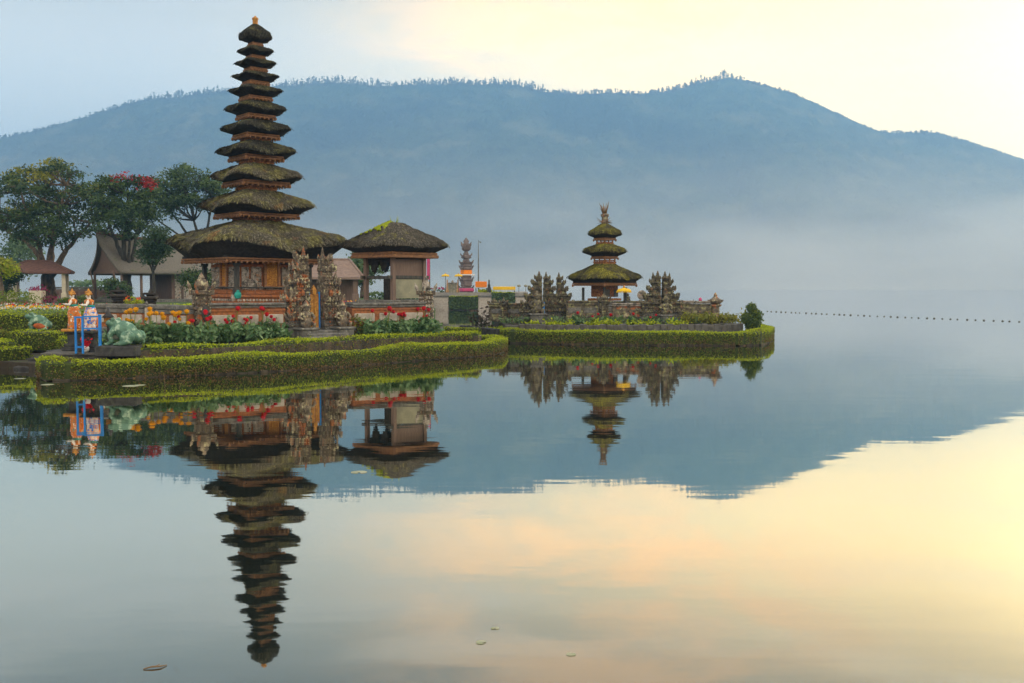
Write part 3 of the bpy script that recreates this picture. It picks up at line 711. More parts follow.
# stepped base
m = MB()
for s_, z0, z1 in ((4.3, 0, .22), (3.9, .22, .62), (4.05, .62, .74), (3.5, .74, 1.10), (3.65, 1.10, 1.22)): m.bbox((0, 0, (z0 + z1) / 2), (s_, s_, z1 - z0), .03)
for sx in (-1, 1):
    for sy in (-1, 1):
        for z in (.3, .62, 1.0): m.spike((sx * 1.8, sy * 1.8, z), (sx * .16, sy * .16, .26), .09, 1)
r2 = random.Random(4)
for sd in (-1, 1):
    for z, s_ in ((.42, 3.9), (.92, 3.5)):
        for ax in 'yx': carve_on(m, 0, sd * s_ / 2, z, s_ * .94, .34, 150, (.06, .16), .035, 1, r2=r2, axis=ax)
m.build('brick_base', [MAT['brick'], MAT['carve']], tw)
BZ0, BZ1, BW = 1.22, zl(262.5, 38, tw) + .02, 2.62
m = MB(); m.bbox((0, 0, (BZ0 + BZ1) / 2), (BW, BW, BZ1 - BZ0), .02); m.bbox((0, 0, BZ0 + .10), (BW + .3, BW + .3, .2), .03); m.bbox((0, 0, BZ1 - .1), (BW + .16, BW + .16, .12), .02)
m.build('cella_wall', MAT['brick'], tw)
HB = BZ1 - BZ0
def carved_panel(x, w, z0, z1, axis, side):
    m = MB(); y = side * BW / 2; cz = (z0 + z1) / 2; dim = (w, .1, z1 - z0); c = (x, y + side * .035, cz)
    if axis == 'x': c = (c[1], c[0], c[2]); dim = (dim[1], dim[0], dim[2])
    m.bbox(c, dim, .02)
    carve_on(m, x, y + side * .09, cz, w * .92, (z1 - z0) * .96, int(90 * w * (z1 - z0) / .5), (.04, .10), .03, axis=axis, r2=r2)
    m.build('carved_panel', MAT['carve'], tw)
for side, ax in ((-1, 'y'), (-1, 'x'), (1, 'x'), (1, 'y')):
    carved_panel(-1.12, .28, BZ0 + .1, BZ1 - .15, ax, side); carved_panel(1.12, .28, BZ0 + .1, BZ1 - .15, ax, side)
    carved_panel(-.66, .42, BZ0 + .2, BZ1 - .12, ax, side); carved_panel(.66, .42, BZ0 + .2, BZ1 - .12, ax, side); carved_panel(-.95, .5, BZ0 + .1, BZ0 + .62, ax, side); carved_panel(.95, .5, BZ0 + .1, BZ0 + .62, ax, side)
    carved_panel(0, 2.4, BZ0 + .02, BZ0 + .34, ax, side)
# gilded door on the front and left face
for ax in ('y', 'x'):
    def q(x, y, z, w, d, h): return ((x, y, z), (w, d, h)) if ax == 'y' else ((y, x, z), (d, w, h))
    m = MB()
    for a in ((-.30, -BW / 2 - .09, BZ0 + .92, .10, .14, 1.24), (.30, -BW / 2 - .09, BZ0 + .92, .10, .14, 1.24), (0, -BW / 2 - .09, BZ0 + 1.56, .78, .16, .1), (0, -BW / 2 - .09, BZ0 + .30, .78, .2, .1)):
        c, d = q(*a); m.bbox(c, d, .015)
    fr = m.build('door_frame', MAT['beam'], tw)
    m = MB(); c, d = q(0, -BW / 2 - .05, BZ0 + .93, .5, .06, 1.18); m.bbox(c, d, .01)
    carve_on(m, 0, -BW / 2 - .09, BZ0 + .93, .42, 1.05, 60, (.04, .08), .012, axis=ax, r2=r2)
    m.build('door', MAT['gold'], fr)
for sx in (-1, 1):
    for sy in (-1, 1):
        m = MB(); x, y = sx * 1.58, sy * 1.58
        m.box((x, y, (BZ0 + BZ1) / 2), (.15, .15, BZ1 - BZ0)); m.bbox((x, y, BZ0 + .12), (.26, .26, .24), .03); m.bbox((x, y, BZ1 - .06), (.24, .24, .12), .02)
        m.build('column', MAT['post'], tw)
m = MB()
for a, c in (((-1.58, -1.58), (1.58, -1.58)), ((-1.58, -1.58), (-1.58, 1.58)), ((1.58, -1.58), (1.58, 1.58))):
    m.tube([(a[0], a[1], BZ0 + .28), (c[0], c[1], BZ0 + .28)], .03, 5)
m.build('rail', MAT['post'], tw)
# teal offering bundles on the tower's ledge
def bundle(label, px, py, D, mat, s=.16):
    m = MB(); m.blob((0, 0, s * .8), (s, s, s), 8, jit=.12); m.blob((0, 0, s * 1.75), (s * .45, s * .45, s * .4), 6, jit=.1); m.lathe([(s * .7, 0), (s * .8, .05), (s * .5, .1)], 8)
    o = m.build('offering_bundle', MAT[mat], loc=P(px, py, D)); return tag(o, label, 'offering')
bundle('teal cloth offering bundle on the ledge of the tallest tower', 238, 298.5, 37.6, 'teal', .15)

# ---- the three-roofed tower on the second island
SD = 52.0
sm = thing('small_meru_tower', 'small temple tower with three mossy thatched roofs and a grass tuft on top', 'temple tower', (X_(604.5, SD), SD, 1.0), R(39.7))
TM = 'thatch_moss'
ST = [(278, 264, 282.8, 285.8, 38.6, 31, 13, TM, 2400), (252, 244, 256, 258.5, 23.2, 13, 11.2, TM, 1200), (234.5, 223, 237.5, 240, 17.8, 10.8, 8.6, TM, 900)]
top, rf = tower(sm, SD, ST, 0.0, TM, p=7.5, gap=True, dip=.05, curve=.95, thick=.2)
m = MB(); m.lathe([(.20, -.12), (.17, .05), (.16, .30), (.21, .34), (.22, .44), (.14, .48)], 8, (0, 0, top)); m.build('finial', MAT['lichen'], rf)
m = MB()
for i in range(17):
    a = random.uniform(0, 6.28); l = random.uniform(.25, .70); r_ = random.uniform(.08, .36)
    m.tube([(.08 * math.cos(a), .08 * math.sin(a), top + .40), (r_ * .6 * math.cos(a), r_ * .6 * math.sin(a), top + .40 + l * .6), (r_ * math.cos(a), r_ * math.sin(a), top + .40 + l)], [.03, .024, .010], 3)
for i in range(26):
    a = random.uniform(0, 6.28); m.tube([(.15 * math.cos(a), .15 * math.sin(a), top + .05), (.42 * math.cos(a), .42 * math.sin(a), top + random.uniform(-.1, .3))], [.015, .005], 3)
m.build('grass_tuft', MAT['straw'], sm)
zb = zl(287.5, 51, sm); z0 = zl(300, 51, sm)
m = MB(); m.bbox((0, 0, (zb + zb - .55) / 2 + .1), (1.0, 1.0, .62), .03); m.bbox((0, 0, zb - .62), (1.25, 1.25, .12), .02)
carve_on(m, 0, -.5, zb - .25, .9, .4, 30, (.06, .13), .03); carve_on(m, 0, -.5, zb - .25, .9, .4, 30, (.06, .13), .03, axis='x')
m.build('cella_box', MAT['neckwood'], sm)
for sx in (-1, 1):
    m = MB(); m.bbox((sx * .3, -.53, zb - .28), (.3, .05, .38), .01); m.build('shutter', MAT['post'], sm)
m = MB()
for s_, a, c in ((2.2, -.1, .25), (1.3, .25, .5), (.9, .5, .75)): m.bbox((0, 0, (a + c) / 2), (s_, s_, c - a), .04)
m.build('stone_base', MAT['stone'], sm)
for sx in (-1, 1):
    for sy in (-1, 1):
        m = MB(); m.box((sx * .42, sy * .42, (.9 + zb - .6) / 2), (.14, .14, zb - .6 - .9 + .1)); m.build('short_post', MAT['neckwood'], sm)
        m = MB(); m.box((sx * .78, sy * .78, zb / 2), (.10, .10, zb)); m.bbox((sx * .78, sy * .78, .25), (.22, .22, .5), .03); m.build('post', MAT['post'], sm)

# ---- open thatched pavilion
PD = 39.6
pv = thing('pavilion', 'open thatched pavilion with moss on its peak beside the tall tower', 'pavilion', (X_(395, PD), PD, 1.02), R(48))
k = PD / 1000
hf = .985 * 54.5 * k / (2 ** (.5 - 1 / 9.0))
rmb = thatch_mesh(hf, zl(246.5, PD, pv), zl(223, PD, pv), .22, 77, p=9.0, dip=.05, blades=2600, curve=1.0, thick=.24, sb=44 * k / math.sqrt(2) / hf, zb_=zl(253.5, 38, pv) + .1)
m = rmb; zt = zl(223, PD, pv)
for i in range(460):
    a = random.uniform(0, 6.28); r_ = abs(random.gauss(0, .42)); z = zt + .03 - r_ * .42; m.blob((r_ * math.cos(a) - .12, r_ * math.sin(a) + .15, z), (random.uniform(.03, .08),) * 2 + (random.uniform(.03, .09),), 5, 2, jit=.2)
for i in range(9): a = random.uniform(0, 6.28); m.tube([(.1 * math.cos(a), .1 * math.sin(a), zt), (.2 * math.cos(a), .2 * math.sin(a), zt + random.uniform(.12, .3))], [.012, .004], 3, 2)
rmb.build('thatch_roof', [MAT['thatch_pav'], MAT['under'], MAT['leaf_lime']], pv)
zb1 = zl(254, 38, pv); zb0 = zl(257.3, 38, pv); bs_ = 44 * k * math.sqrt(2)
m = MB(); m.bbox((0, 0, (zb0 + zb1) / 2), (bs_, bs_, zb1 - zb0), .02); m.bbox((0, 0, zb1 + .05), (bs_ * .97, bs_ * .97, .1), .02); m.build('eave_beam', MAT['beam'], pv)
ps = 28.5 * k * math.sqrt(2) / 2
for sx in (-1, 1):
    for sy in (-1, 1): m = MB(); m.box((sx * ps, sy * ps, zb0 / 2 + .1), (.15, .15, zb0 - .2)); m.bbox((sx * ps, sy * ps, .15), (.28, .28, .3), .03); m.build('post', MAT['boards'], pv)
zr = zl(277.5, 38.5, pv)
m = MB()
for sx in (-1, 1): m.box((sx * ps, 0, zr), (.1, 2 * ps, .12)); m.box((0, sx * ps, zr + .02), (2 * ps + .5, .1, .12))
m.build('tie_beam', MAT['post'], pv)
zf = zl(300, 38.5, pv)
m = MB(); m.bbox((0, 0, zf / 2), (2 * ps + .6, 2 * ps + .6, zf), .03); m.build('floor', MAT['stone'], pv)
m = MB(); m.box((0.02, -ps + .02, (zf + zr) / 2), (2 * ps - .16, .05, zr - zf - .12)); m.build('lower_board', MAT['panel'], pv)
m = MB(); m.box((0.02, -ps + .02, (zb0 + zr) / 2), (2 * ps - .16, .05, zb0 - zr - .1)); m.build('upper_board', MAT['boards'], pv)
m = MB(); m.box((-ps, -ps + .30, (zf + zr) / 2), (.06, .45, zr - zf)); m.build('dark_board', MAT['under'], pv)
m = MB()                                            # ragged black fibre lining that hangs below the roof
for sd in (0, 1, 2, 3):
    n = 34
    for i in range(n):
        x = -ps + (i + .5) / n * 2 * ps; frac = .5 + .25 * math.sin(i * .5 + sd * 2) + random.uniform(-.1, .12)
        if sd == 0: frac *= .62 * (1 - i / n) ** .5 + .1
        L = (zb0 - zr) * max(.08, frac); q = [(x, -ps + .07), (-ps + .06, x), (x, ps - .05), (ps - .05, x)][sd]
        m.box((q[0], q[1], zb0 - L / 2 + .02), (2 * ps / n * 1.3 if sd % 2 == 0 else .04, .04 if sd % 2 == 0 else 2 * ps / n * 1.3, L))
m.build('fibre_lining', MAT['under'], pv)

# ============================================================ GATES AND WALLS
def gate_half(label, loc, rz, H, W, Dp, mat, flip=1, niche=True, two_spires=False, group='carved split gate halves', seed=1, pointed=False):
    """split-gate half: flat inner face at x=0, stepping down towards +x*flip"""
    r2 = random.Random(seed); t = thing('split_gate_half', label, 'gate', loc, rz, group)
    lv = [(1.00, 0, .12, 1.0), (.92, .12, .20, .92), (.98, .20, .235, 1.0), (.80, .235, .40, .78), (.92, .40, .44, .95), (.62, .44, .58, .66), (.76, .58, .615, .8), (.46, .615, .73, .54), (.58, .73, .76, .66), (.34, .76, .85, .40), (.42, .85, .87, .48)]
    if pointed: lv = [(1.00, 0, .12, 1.0), (.92, .12, .20, .92), (1.0, .20, .23, 1.0), (.84, .23, .36, .8), (.92, .36, .39, .92), (.68, .39, .50, .68), (.76, .50, .53, .76), (.50, .53, .63, .52), (.56, .63, .655, .6), (.36, .655, .74, .36), (.40, .74, .76, .44), (.24, .76, .84, .26), (.28, .84, .86, .3)]
    base = MB(); body = MB(); orn = MB()
    for i, (w, a, c, d) in enumerate(lv):
        tgt = base if i < 2 else body
        tgt.bbox((flip * w * W / 2, 0, (a + c) / 2 * H), (w * W, d * Dp, (c - a) * H + .004), .02)
    xs = .15 * W
    def spire(x, z0, L, w):
        body.lathe([(w, 0), (w * 1.15, L * .12), (w * .75, L * .22), (w * .95, L * .36), (w * .6, L * .5), (w * .72, L * .6), (w * .35, L * .75), (w * .4, L * .82), (w * .08, L)], 6, (flip * x, 0, z0))
    spire(.12 * W, .84 * H, .16 * H, .11 * W)
    if two_spires: spire(.36 * W, .72 * H, .25 * H, .11 * W)
    # stepped finials along the outer shoulder
    for x, z, L in ((.42, .765, .09), (.56, .62, .11), (.72, .445, .13), (.86, .24, .14), (.96, .13, .1)):
        for y in (-.28, .28): orn.spike((flip * x * W, y * Dp, z * H), (flip * .05 * W, y * .1, L * H), .055 * W + .03)
    # cornice flame leaves and carved relief on all faces
    for w, a, c, d in lv[2::2]:
        n = max(4, int(7 * w))
        for i in range(n):
            x = flip * (i + .5) / n * w * W
            for sd in (-1, 1): orn.spike((x, sd * d * Dp / 2, a * H), (0, sd * .06, r2.uniform(.07, .12) * H * .7), .05 * W + .015)
        for sd in (-.35, 0, .35): orn.spike((flip * w * W, sd * d * Dp, a * H), (flip * .07, 0, .09 * H), .05 * W + .02)
    for w, a, c, d in lv[1:]:
        area = w * W * (c - a) * H; n = max(8, int(area * 110)); s_ = (.035 * H / 3 + .01, .10 * H / 3 + .01)
        for sd in (-1, 1): carve_on(orn, flip * w * W / 2, sd * d * Dp / 2, (a + c) / 2 * H, w * W * .95, (c - a) * H * .95, n, s_, .045, r2=r2)
        carve_on(orn, 0, flip * w * W, (a + c) / 2 * H, d * Dp * .95, (c - a) * H * .95, max(6, int(d * Dp * (c - a) * H * 110)), s_, .045, axis='x', r2=r2)
    base.build('plinth', MAT['stone'], t); gb = body.build('gate_body', MAT[mat], t); orn.build('carving', MAT[mat], gb)
    if niche:
        for sd in (-1, 1): m = MB(); m.spike((flip * .32 * W, sd * (.33 * Dp + .04), .46 * H), (0, sd * .03, .08 * H), .09 * W); m.build('niche_mask', MAT['brick'], gb)
    return t
def guardian(label, loc, rz, H, mat='lichen', group=None):
    """squat stone guardian on a block"""
    t = thing('guardian_statue', label, 'statue', loc, rz, group); m = MB()
    m.bbox((0, 0, .13 * H), (.46 * H, .46 * H, .26 * H), .03); m.bbox((0, 0, .285 * H), (.54 * H, .54 * H, .06 * H), .02); m.build('pedestal', MAT['stone'], t)
    m = MB()
    m.blob((0, 0, .45 * H), (.17 * H, .15 * H, .18 * H), 10, jit=.05); m.blob((0, -.01, .64 * H), (.14 * H, .12 * H, .14 * H), 10, jit=.05)
    m.blob((0, -.03 * H, .80 * H), (.085 * H, .09 * H, .09 * H), 10, jit=.03)
    for s in (-1, 1):
        m.tube([(s * .13 * H, 0, .70 * H), (s * .22 * H, -.03 * H, .58 * H), (s * .15 * H, -.13 * H, .52 * H)], [.05 * H, .045 * H, .04 * H], 6)
        m.tube([(s * .10 * H, 0, .42 * H), (s * .17 * H, -.14 * H, .42 * H), (s * .15 * H, -.15 * H, .31 * H)], [.075 * H, .06 * H, .05 * H], 6)
    gbod = m.build('guardian_body', MAT[mat], t)
    m = MB(); m.lathe([(.10 * H, .84 * H), (.12 * H, .87 * H), (.08 * H, .92 * H), (.06 * H, .97 * H), (.015 * H, 1.04 * H)], 8)
    for s in (-1, 1): m.spike((s * .1 * H, 0, .82 * H), (s * .05 * H, 0, .1 * H), .03 * H)
    m.build('crown', MAT[mat], gbod); return t
zg = .98
# main split gate
gl, gr = wall_pt(307.0), wall_pt(320.5)
rzw = R(39.4)
gate_half('left half of the orange-spotted split gate in front of the tall tower', (gl.x, gl.y, .72), rzw, Z_(245.5, gl.y) - .72, .92, .62, 'lichen', -1, seed=5)
gate_half('right half of the orange-spotted split gate nearest the pavilion', (gr.x, gr.y, .72), rzw, Z_(247, gr.y) - .72, .86, .62, 'lichen', 1, seed=6)
guardian('mossy stone guardian at the foot of the split gate\'s left half', tuple((gl - U * .36 + NRM * .62).to_2d()) + (.72,), rzw, 1.3)
guardian('mossy stone guardian at the foot of the split gate\'s right half', tuple((gr + U * .52 + NRM * .62).to_2d()) + (.72,), rzw, 1.3)
gm = (gl + gr) / 2
gd = thing('gate_door', 'pair of painted yellow and blue gate leaves between the split gate halves', 'gate door', (gm.x, gm.y, 1.05), rzw)
for s in (-1, 1):
    m = MB(); m.bbox((s * .13, 0, .62), (.24, .05, 1.2), .01); lf = m.build('door_leaf', MAT['gold'], gd)
    m = MB(); m.box((s * .20, -.03, .66), (.045, .06, 1.28)); m.build('door_edge', MAT['blue'], lf)
m = MB(); m.spike((0, 0, 1.2), (0, 0, .35), .12); m.build('door_crest', MAT['gold'], gd)
st = thing('gate_steps', 'grey stone steps leading up to the split gate before the tall tower', 'steps', (gm.x, gm.y, .70), rzw)
for i in range(3): m = MB(); m.bbox((0, -.35 - i * .3, .26 - i * .09), (1.3 + i * .25, .9 - i * .02, .12), .02); m.build('step', MAT['stone'], st)

def temple_wall(label, a, c, z0, z1, mats=('stone', 'brick', 'plaster', 'stone'), th=.4, npan=2, group='temple courtyard walls', cap=.16):
    a, c = Vector(a[:2]).to_3d(), Vector(c[:2]).to_3d(); L = (c - a).length; rz = math.atan2(c.y - a.y, c.x - a.x); mid = (a + c) / 2; h = z1 - z0
    t = thing('temple_wall', label, 'wall', (mid.x, mid.y, z0), rz, group)
    m = MB(); m.bbox((0, 0, h * .11), (L, th * 1.25, h * .22), .03); m.bbox((0, 0, h * .26), (L - .002, th * 1.12, h * .08), .02); m.build('plinth', MAT[mats[0]], t)
    m = MB(); m.bbox((0, 0, h * .55), (L - .01, th, h * .6), .02); m.bbox((0, 0, h * .80), (L - .012, th * 1.12, h * .05), .01); m.build('wall_body', MAT[mats[1]], t)
    pl = L / npan
    for i in range(npan):
        m = MB(); x = -L / 2 + (i + .5) * pl; m.bbox((x, 0, h * .56), (pl * .84, th + .05, h * .30), .05); m.build('wall_panel', MAT[mats[2]], t)
    m = MB(); m.bbox((0, 0, h - cap * .75), (L + .02, th * 1.25, cap * .5), .02); n = max(2, int(L / .5))
    for i in range(n):
        x = -L / 2 + (i + .5) * L / n; m.bbox((x, random.uniform(-.01, .01), h - cap * .25 + random.uniform(-.012, .012)), (L / n * .985, th * 1.45, cap * .5), .025)
    m.build('coping', MAT[mats[3]], t)
    return t
def pillar(label, loc, rz, H, w, mat='carve', top='lichen', group='carved wall pillars'):
    t = thing('wall_pillar', label, 'pillar', loc, rz, group); m = MB()
    m.bbox((0, 0, H * .08), (w * 1.3, w * 1.3, H * .16), .03); m.bbox((0, 0, H * .42), (w, w, H * .56), .03); m.bbox((0, 0, H * .72), (w * 1.35, w * 1.35, H * .07), .02); m.build('pillar_shaft', MAT[mat], t)
    m = MB()
    for s in (-1, 1):
        for ax in 'yx': carve_on(m, 0, s * w / 2, H * .42, w * .8, H * .5, 16, (.05, .12), .035, axis=ax)
    for sx in (-1, 1):
        for sy in (-1, 1): m.spike((sx * w * .55, sy * w * .55, H * .74), (sx * .09, sy * .09, H * .16), .07)
    m.blob((0, 0, H * .84), (w * .42, w * .42, H * .09), 8, jit=.12); m.spike((0, 0, H * .86), (0, 0, H * .16), w * .25); m.build('pillar_crown', MAT[top], t)
    return t
wz0, wz1 = .74, 1.98
temple_wall('grey-capped orange wall with pale panels between the left pillar and the split gate', wall_pt(206), wall_pt(283), wz0, wz1, npan=3)
temple_wall('grey-capped orange wall with pale panels in front of the pavilion', wall_pt(349), wall_pt(422), wz0, wz1 - .04, npan=3)
pA = wall_pt(202); pB = wall_pt(426)
pillar('stout carved corner pillar left of the tall tower, with a dark oval boss', (pA.x, pA.y, .72), rzw, 2.25, .46, 'lichen', 'lichen')
m = MB(); m.blob((0, 0, 0), (.13, .05, .26), 10); tag(m.build('oval_boss', MAT['stone_dk'], bpy.data.objects['wall_pillar'], loc=(0, -.27, .95)), 'dark oval boss')
pillar('carved corner pillar with a crouching figure at the right end beside the pavilion', (pB.x, pB.y, .72), rzw, 2.2, .40, 'lichen', 'carve')
# side wall going back from the right pillar, and the low wall on the left
temple_wall('plain courtyard side wall running back from the pavilion corner pillar', pB - NRM * .3, pB - NRM * 6.5, wz0, wz1 - .1, npan=3)
lw0 = Vector((X_(98, 34.0), 34.0, 0)); lw1 = Vector((X_(148, 33.4), 33.4, 0)); lw2 = pA - U * .3
temple_wall('low lichen-grey wall behind the yellow dahlias, its left stretch', lw0, lw1, wz0 + .1, 1.95, npan=2, cap=.3)
temple_wall('low grey wall with white panels between the thin white post and the carved corner pillar', lw1 + Vector((.12, 0, 0)), lw2, wz0 + .1, 1.93, npan=2, cap=.3)
t = thing('white_post', 'thin white post in the low wall behind the yellow dahlias', 'post', (lw1.x + .05, lw1.y - .28, .75), 0)
m = MB(); m.bbox((0, 0, .55), (.12, .12, 1.1), .02); m.build('post_shaft', MAT['plaster'], t); m = MB(); m.bbox((0, 0, 1.14), (.18, .18, .08), .02); m.spike((0, 0, 1.16), (0, 0, .16), .05); m.build('post_cap', MAT['stone'], t)
for px, D, h, lab in ((118, 36.5, 1.55, 'dark carved stone shrine post beside the yellow bush, left of the low wall'), (150, 36.5, 1.45, 'dark carved stone shrine post in front of the small round tree')):
    t = pillar(lab, (X_(px, D), D, 1.0), R(20), h, .34, 'shrine_dk', 'shrine_dk', 'dark shrine posts')
    m = MB(); m.bbox((0, 0, h * .78), (.62, .62, .1), .03); m.bbox((0, 0, h * .88), (.48, .48, .08), .03); m.build('shelf', MAT['shrine_dk'], t)
# ============================================================ SECOND ISLAND
I2 = [G(a, b, 0) for a, b in ((498, 338.5), (500, 341), (506, 343.3), (560, 344.6), (600, 345.2), (650, 345.6), (700, 345.6), (738, 346.2), (762, 345.4), (770, 343.5), (772, 341.5))]
i2poly = poly2(offs(I2, .4)) + [(12.5, 49), (11.8, 52), (9.5, 58), (-1.8, 60), (-2.9, 52), (-.72, 51)]
b = MB(); b.prism(i2poly, -.6, .25, 0); tag(b.build('island_ground', MAT['soil']), 'low ground of the second temple island', kind='structure')
front2 = [tuple(q[:2]) for q in I2] + [(13.0, 49.4), (12.6, 51.5)]
edging('mossy stone edging in the water around the second island', offs(front2, .34), .55, -.4, .10)
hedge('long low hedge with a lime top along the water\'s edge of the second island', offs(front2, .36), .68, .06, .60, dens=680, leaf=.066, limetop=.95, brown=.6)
# retaining kerb inside, planted bed, walls
kb = [tuple(P(px, 300, D)[:2]) for px, D in ((505, 46.6), (560, 46.6), (620, 46.6), (680, 46.6), (720, 47.2), (742, 47.8))]
edging('even grey stone kerb holding the flower bed on the second island', kb, .3, .2, .78, mat='kerbgrey')
b = MB(); b.prism([(q[0], q[1] + .1) for q in kb] + [(11.2, 56), (-1.0, 56)], .2, .74, 0); tag(b.build('island_bed', MAT['soil']), 'raised planting bed of the second island', kind='structure')
WD = 48.6
def wp(px, D=WD): return Vector((X_(px, D), D, 0))
LD = ('lichen_dark', 'lichen_dark', 'stone', 'lichen_dark')
temple_wall('dark mossy wall on the second island between its left gate and the three-roofed tower', wp(566), wp(598), .8, 1.86, LD, npan=2, cap=.2)
temple_wall('brown temple wall on the second island under the yellow parasol', wp(612), wp(641), .8, 1.74, ('lichen_dark', 'lichen', 'lichen_dark', 'carve'), npan=2, cap=.14)
temple_wall('brown temple wall on the second island between the right gate and the urn-topped pillar', wp(681), wp(711), .8, 1.86, ('lichen_dark', 'lichen_dark', 'lichen_dark', 'carve'), npan=1, cap=.14)
temple_wall('dark low temple wall at the left end of the second island', wp(492, 50.5), wp(526, 49.5), .8, 1.72, LD, npan=2, cap=.2)
temple_wall('back wall of the second island\'s courtyard seen behind the three-roofed tower', wp(566, 56), wp(690, 56), .8, 1.75, LD, npan=4, cap=.18)
for px, D, h, w, lab in ((604, 48.4, 1.45, .36, 'rough dark pillar with a stone head in front of the three-roofed tower'), (503.5, 49.6, 1.22, .22, 'slim dark stone lantern post at the left end of the second island'), (494, 51.4, 1.15, .42, 'dark square shrine block at the left end of the second island')):
    pillar(lab, (X_(px, D), D, .8), R(10), h, w, 'lichen_dark', 'lichen_dark', 'pillars of the second island')
def zz(py, D): return Z_(py, D) - .8
gate_half('outer left half of the left split gate on the second island', (X_(541.5, 48.3), 48.3, .8), R(8), zz(271, 48.3), 1.0, .8, 'lichen_dark', -1, False, group='split gate halves on the second island', seed=21, pointed=True)
gate_half('middle gate half of the left gate group on the second island', (X_(544, 49.3), 49.3, .8), R(12), zz(271.5, 49.3), .85, .8, 'lichen_dark', 1, False, group='split gate halves on the second island', seed=22, pointed=True)
gate_half('outer right gate half of the left gate group, next to the three-roofed tower', (X_(556.8, 49.9), 49.9, .8), R(8), zz(272, 49.9), .85, .8, 'lichen_dark', 1, False, group='split gate halves on the second island', seed=23, pointed=True)
gate_half('left half of the twin-spired gate right of the yellow parasol', (X_(660, 48.4), 48.4, .8), R(6), zz(270.5, 48.4), .98, .8, 'lichen_dark', -1, False, True, group='split gate halves on the second island', seed=24, pointed=True)
gate_half('right half of the twin-spired gate nearest the urn-topped pillar', (X_(662.5, 48.4), 48.4, .8), R(6), zz(271, 48.4), .96, .8, 'lichen_dark', 1, False, True, group='split gate halves on the second island', seed=25, pointed=True)
for px, D, lab in ((543.2, 48.4, 'narrow blue painted gate leaf in the left gate of the second island'), (662.5, 48.75, 'narrow blue painted gate leaf in the twin-spired gate of the second island')):
    t = thing('gate_door', lab, 'gate door', (X_(px, D), D, .95), R(8)); m = MB(); m.bbox((0, 0, .42), (.14, .05, .85), .01); m.build('door_leaf', MAT['blue'], t); m = MB(); m.box((-.09, 0, .42), (.03, .06, .9)); m.build('door_edge', MAT['orange'], t)
guardian('dark stone guardian in front of the left gate of the second island', (X_(537, 47.7), 47.7, .8), R(8), 1.5, 'lichen_dark', 'guardians of the second island')
guardian('dark stone guardian in front of the twin-spired gate of the second island', (X_(666, 47.8), 47.8, .8), R(8), 1.3, 'lichen_dark', 'guardians of the second island')
guardian('small stone figure standing on the courtyard wall below the parasol', (X_(628, 50), 50, 1.7), R(8), .5, 'lichen_dark', 'guardians of the second island')
# urn-topped pillar
t = thing('urn_pillar', 'round urn-topped stone pillar at the wall end of the second island', 'pillar', (X_(715.5, 48.5), 48.5, .8), 0)
H = Z_(292.5, 48.5) - .8
m = MB(); m.lathe([(.30, 0), (.30, .1), (.22, .14), (.20, .52 * H), (.30, .55 * H), (.30, .60 * H), (.2, .61 * H)], 12, smooth=False); m.build('pillar_shaft', MAT['lichen'], t)
m = MB(); m.lathe([(.18, .60 * H), (.30, .66 * H), (.36, .71 * H), (.33, .75 * H), (.20, .80 * H), (.11, .85 * H), (.08, .88 * H), (.10, .91 * H), (.06, .95 * H), (.02, H)], 14)
for i in range(8): a = i * math.pi / 4; m.spike((.31 * math.cos(a), .31 * math.sin(a), .69 * H), (.09 * math.cos(a), .09 * math.sin(a), .08 * H), .05)
m.build('urn', MAT['lichen'], t)
# parasols
def parasol(label, px, py_top, D, r, zb, mat='yellow', group=None, fringe=True):
    t = thing('parasol', label, 'parasol', (X_(px, D), D, zb), 0, group); zt = Z_(py_top, D) - zb
    m = MB(); n = 16; prof = [(r, -.42 * r), (r * .99, -.40 * r), (r * .92, -.2 * r), (r * .68, -.06 * r), (r * .3, 0), (.02, .03)]
    m.lathe(prof, n, (0, 0, zt)); 
    for i in range(n * 2):
        a = math.pi * i / n; m.box((r * 1.0 * math.cos(a), r * 1.0 * math.sin(a), zt - .50 * r), (.03, .03, .2 * r), a)
    m.build('canopy', MAT[mat], t)
    m = MB(); m.tube([(0, 0, 0), (0, 0, zt)], .03, 6); m.build('pole', MAT['post'], t)
    m = MB(); m.lathe([(.05, 0), (.06, .05), (.02, .16)], 6, (0, 0, zt)); m.build('finial', MAT['gold'], t)
    return t
parasol('yellow fringed parasol beside the three-roofed tower', 624, 288.3, 49.8, .36, .8)
# pale round disc by the right gate
t = thing('round_shield', 'pale round disc on a stick left of the twin-spired gate', 'ornament', (X_(642, 49.4), 49.4, .8)); zt = Z_(295, 49.4) - .8
m = MB(); m.blob((0, 0, zt), (.24, .07, .24), 16); m.build('disc', MAT['carve'], t); m = MB(); m.tube([(0, 0, 0), (0, 0, zt)], .025, 5); m.build('stick', MAT['post'], t)
# flagless thin poles with a pink tassel
for px, py, D, lab, c in ((693, 299, 49.2, 'thin bare stick rising behind the wall near the urn-topped pillar', None), (700, 299.5, 49.2, 'thin stick with a pink tassel behind the wall near the urn-topped pillar', 'fl_pink')):
    t = thing('thin_stick', lab, 'stick', (X_(px, D), D, .8)); zt = Z_(py, D) - .8; m = MB(); m.tube([(0, 0, 0), (.02, 0, zt)], .014, 4); m.build('stick_shaft', MAT['post'], t)
    if c: m = MB(); m.blob((0.02, 0, zt), (.09, .09, .11), 7, jit=.15); m.build('tassel', MAT['pinkcloth'], t)

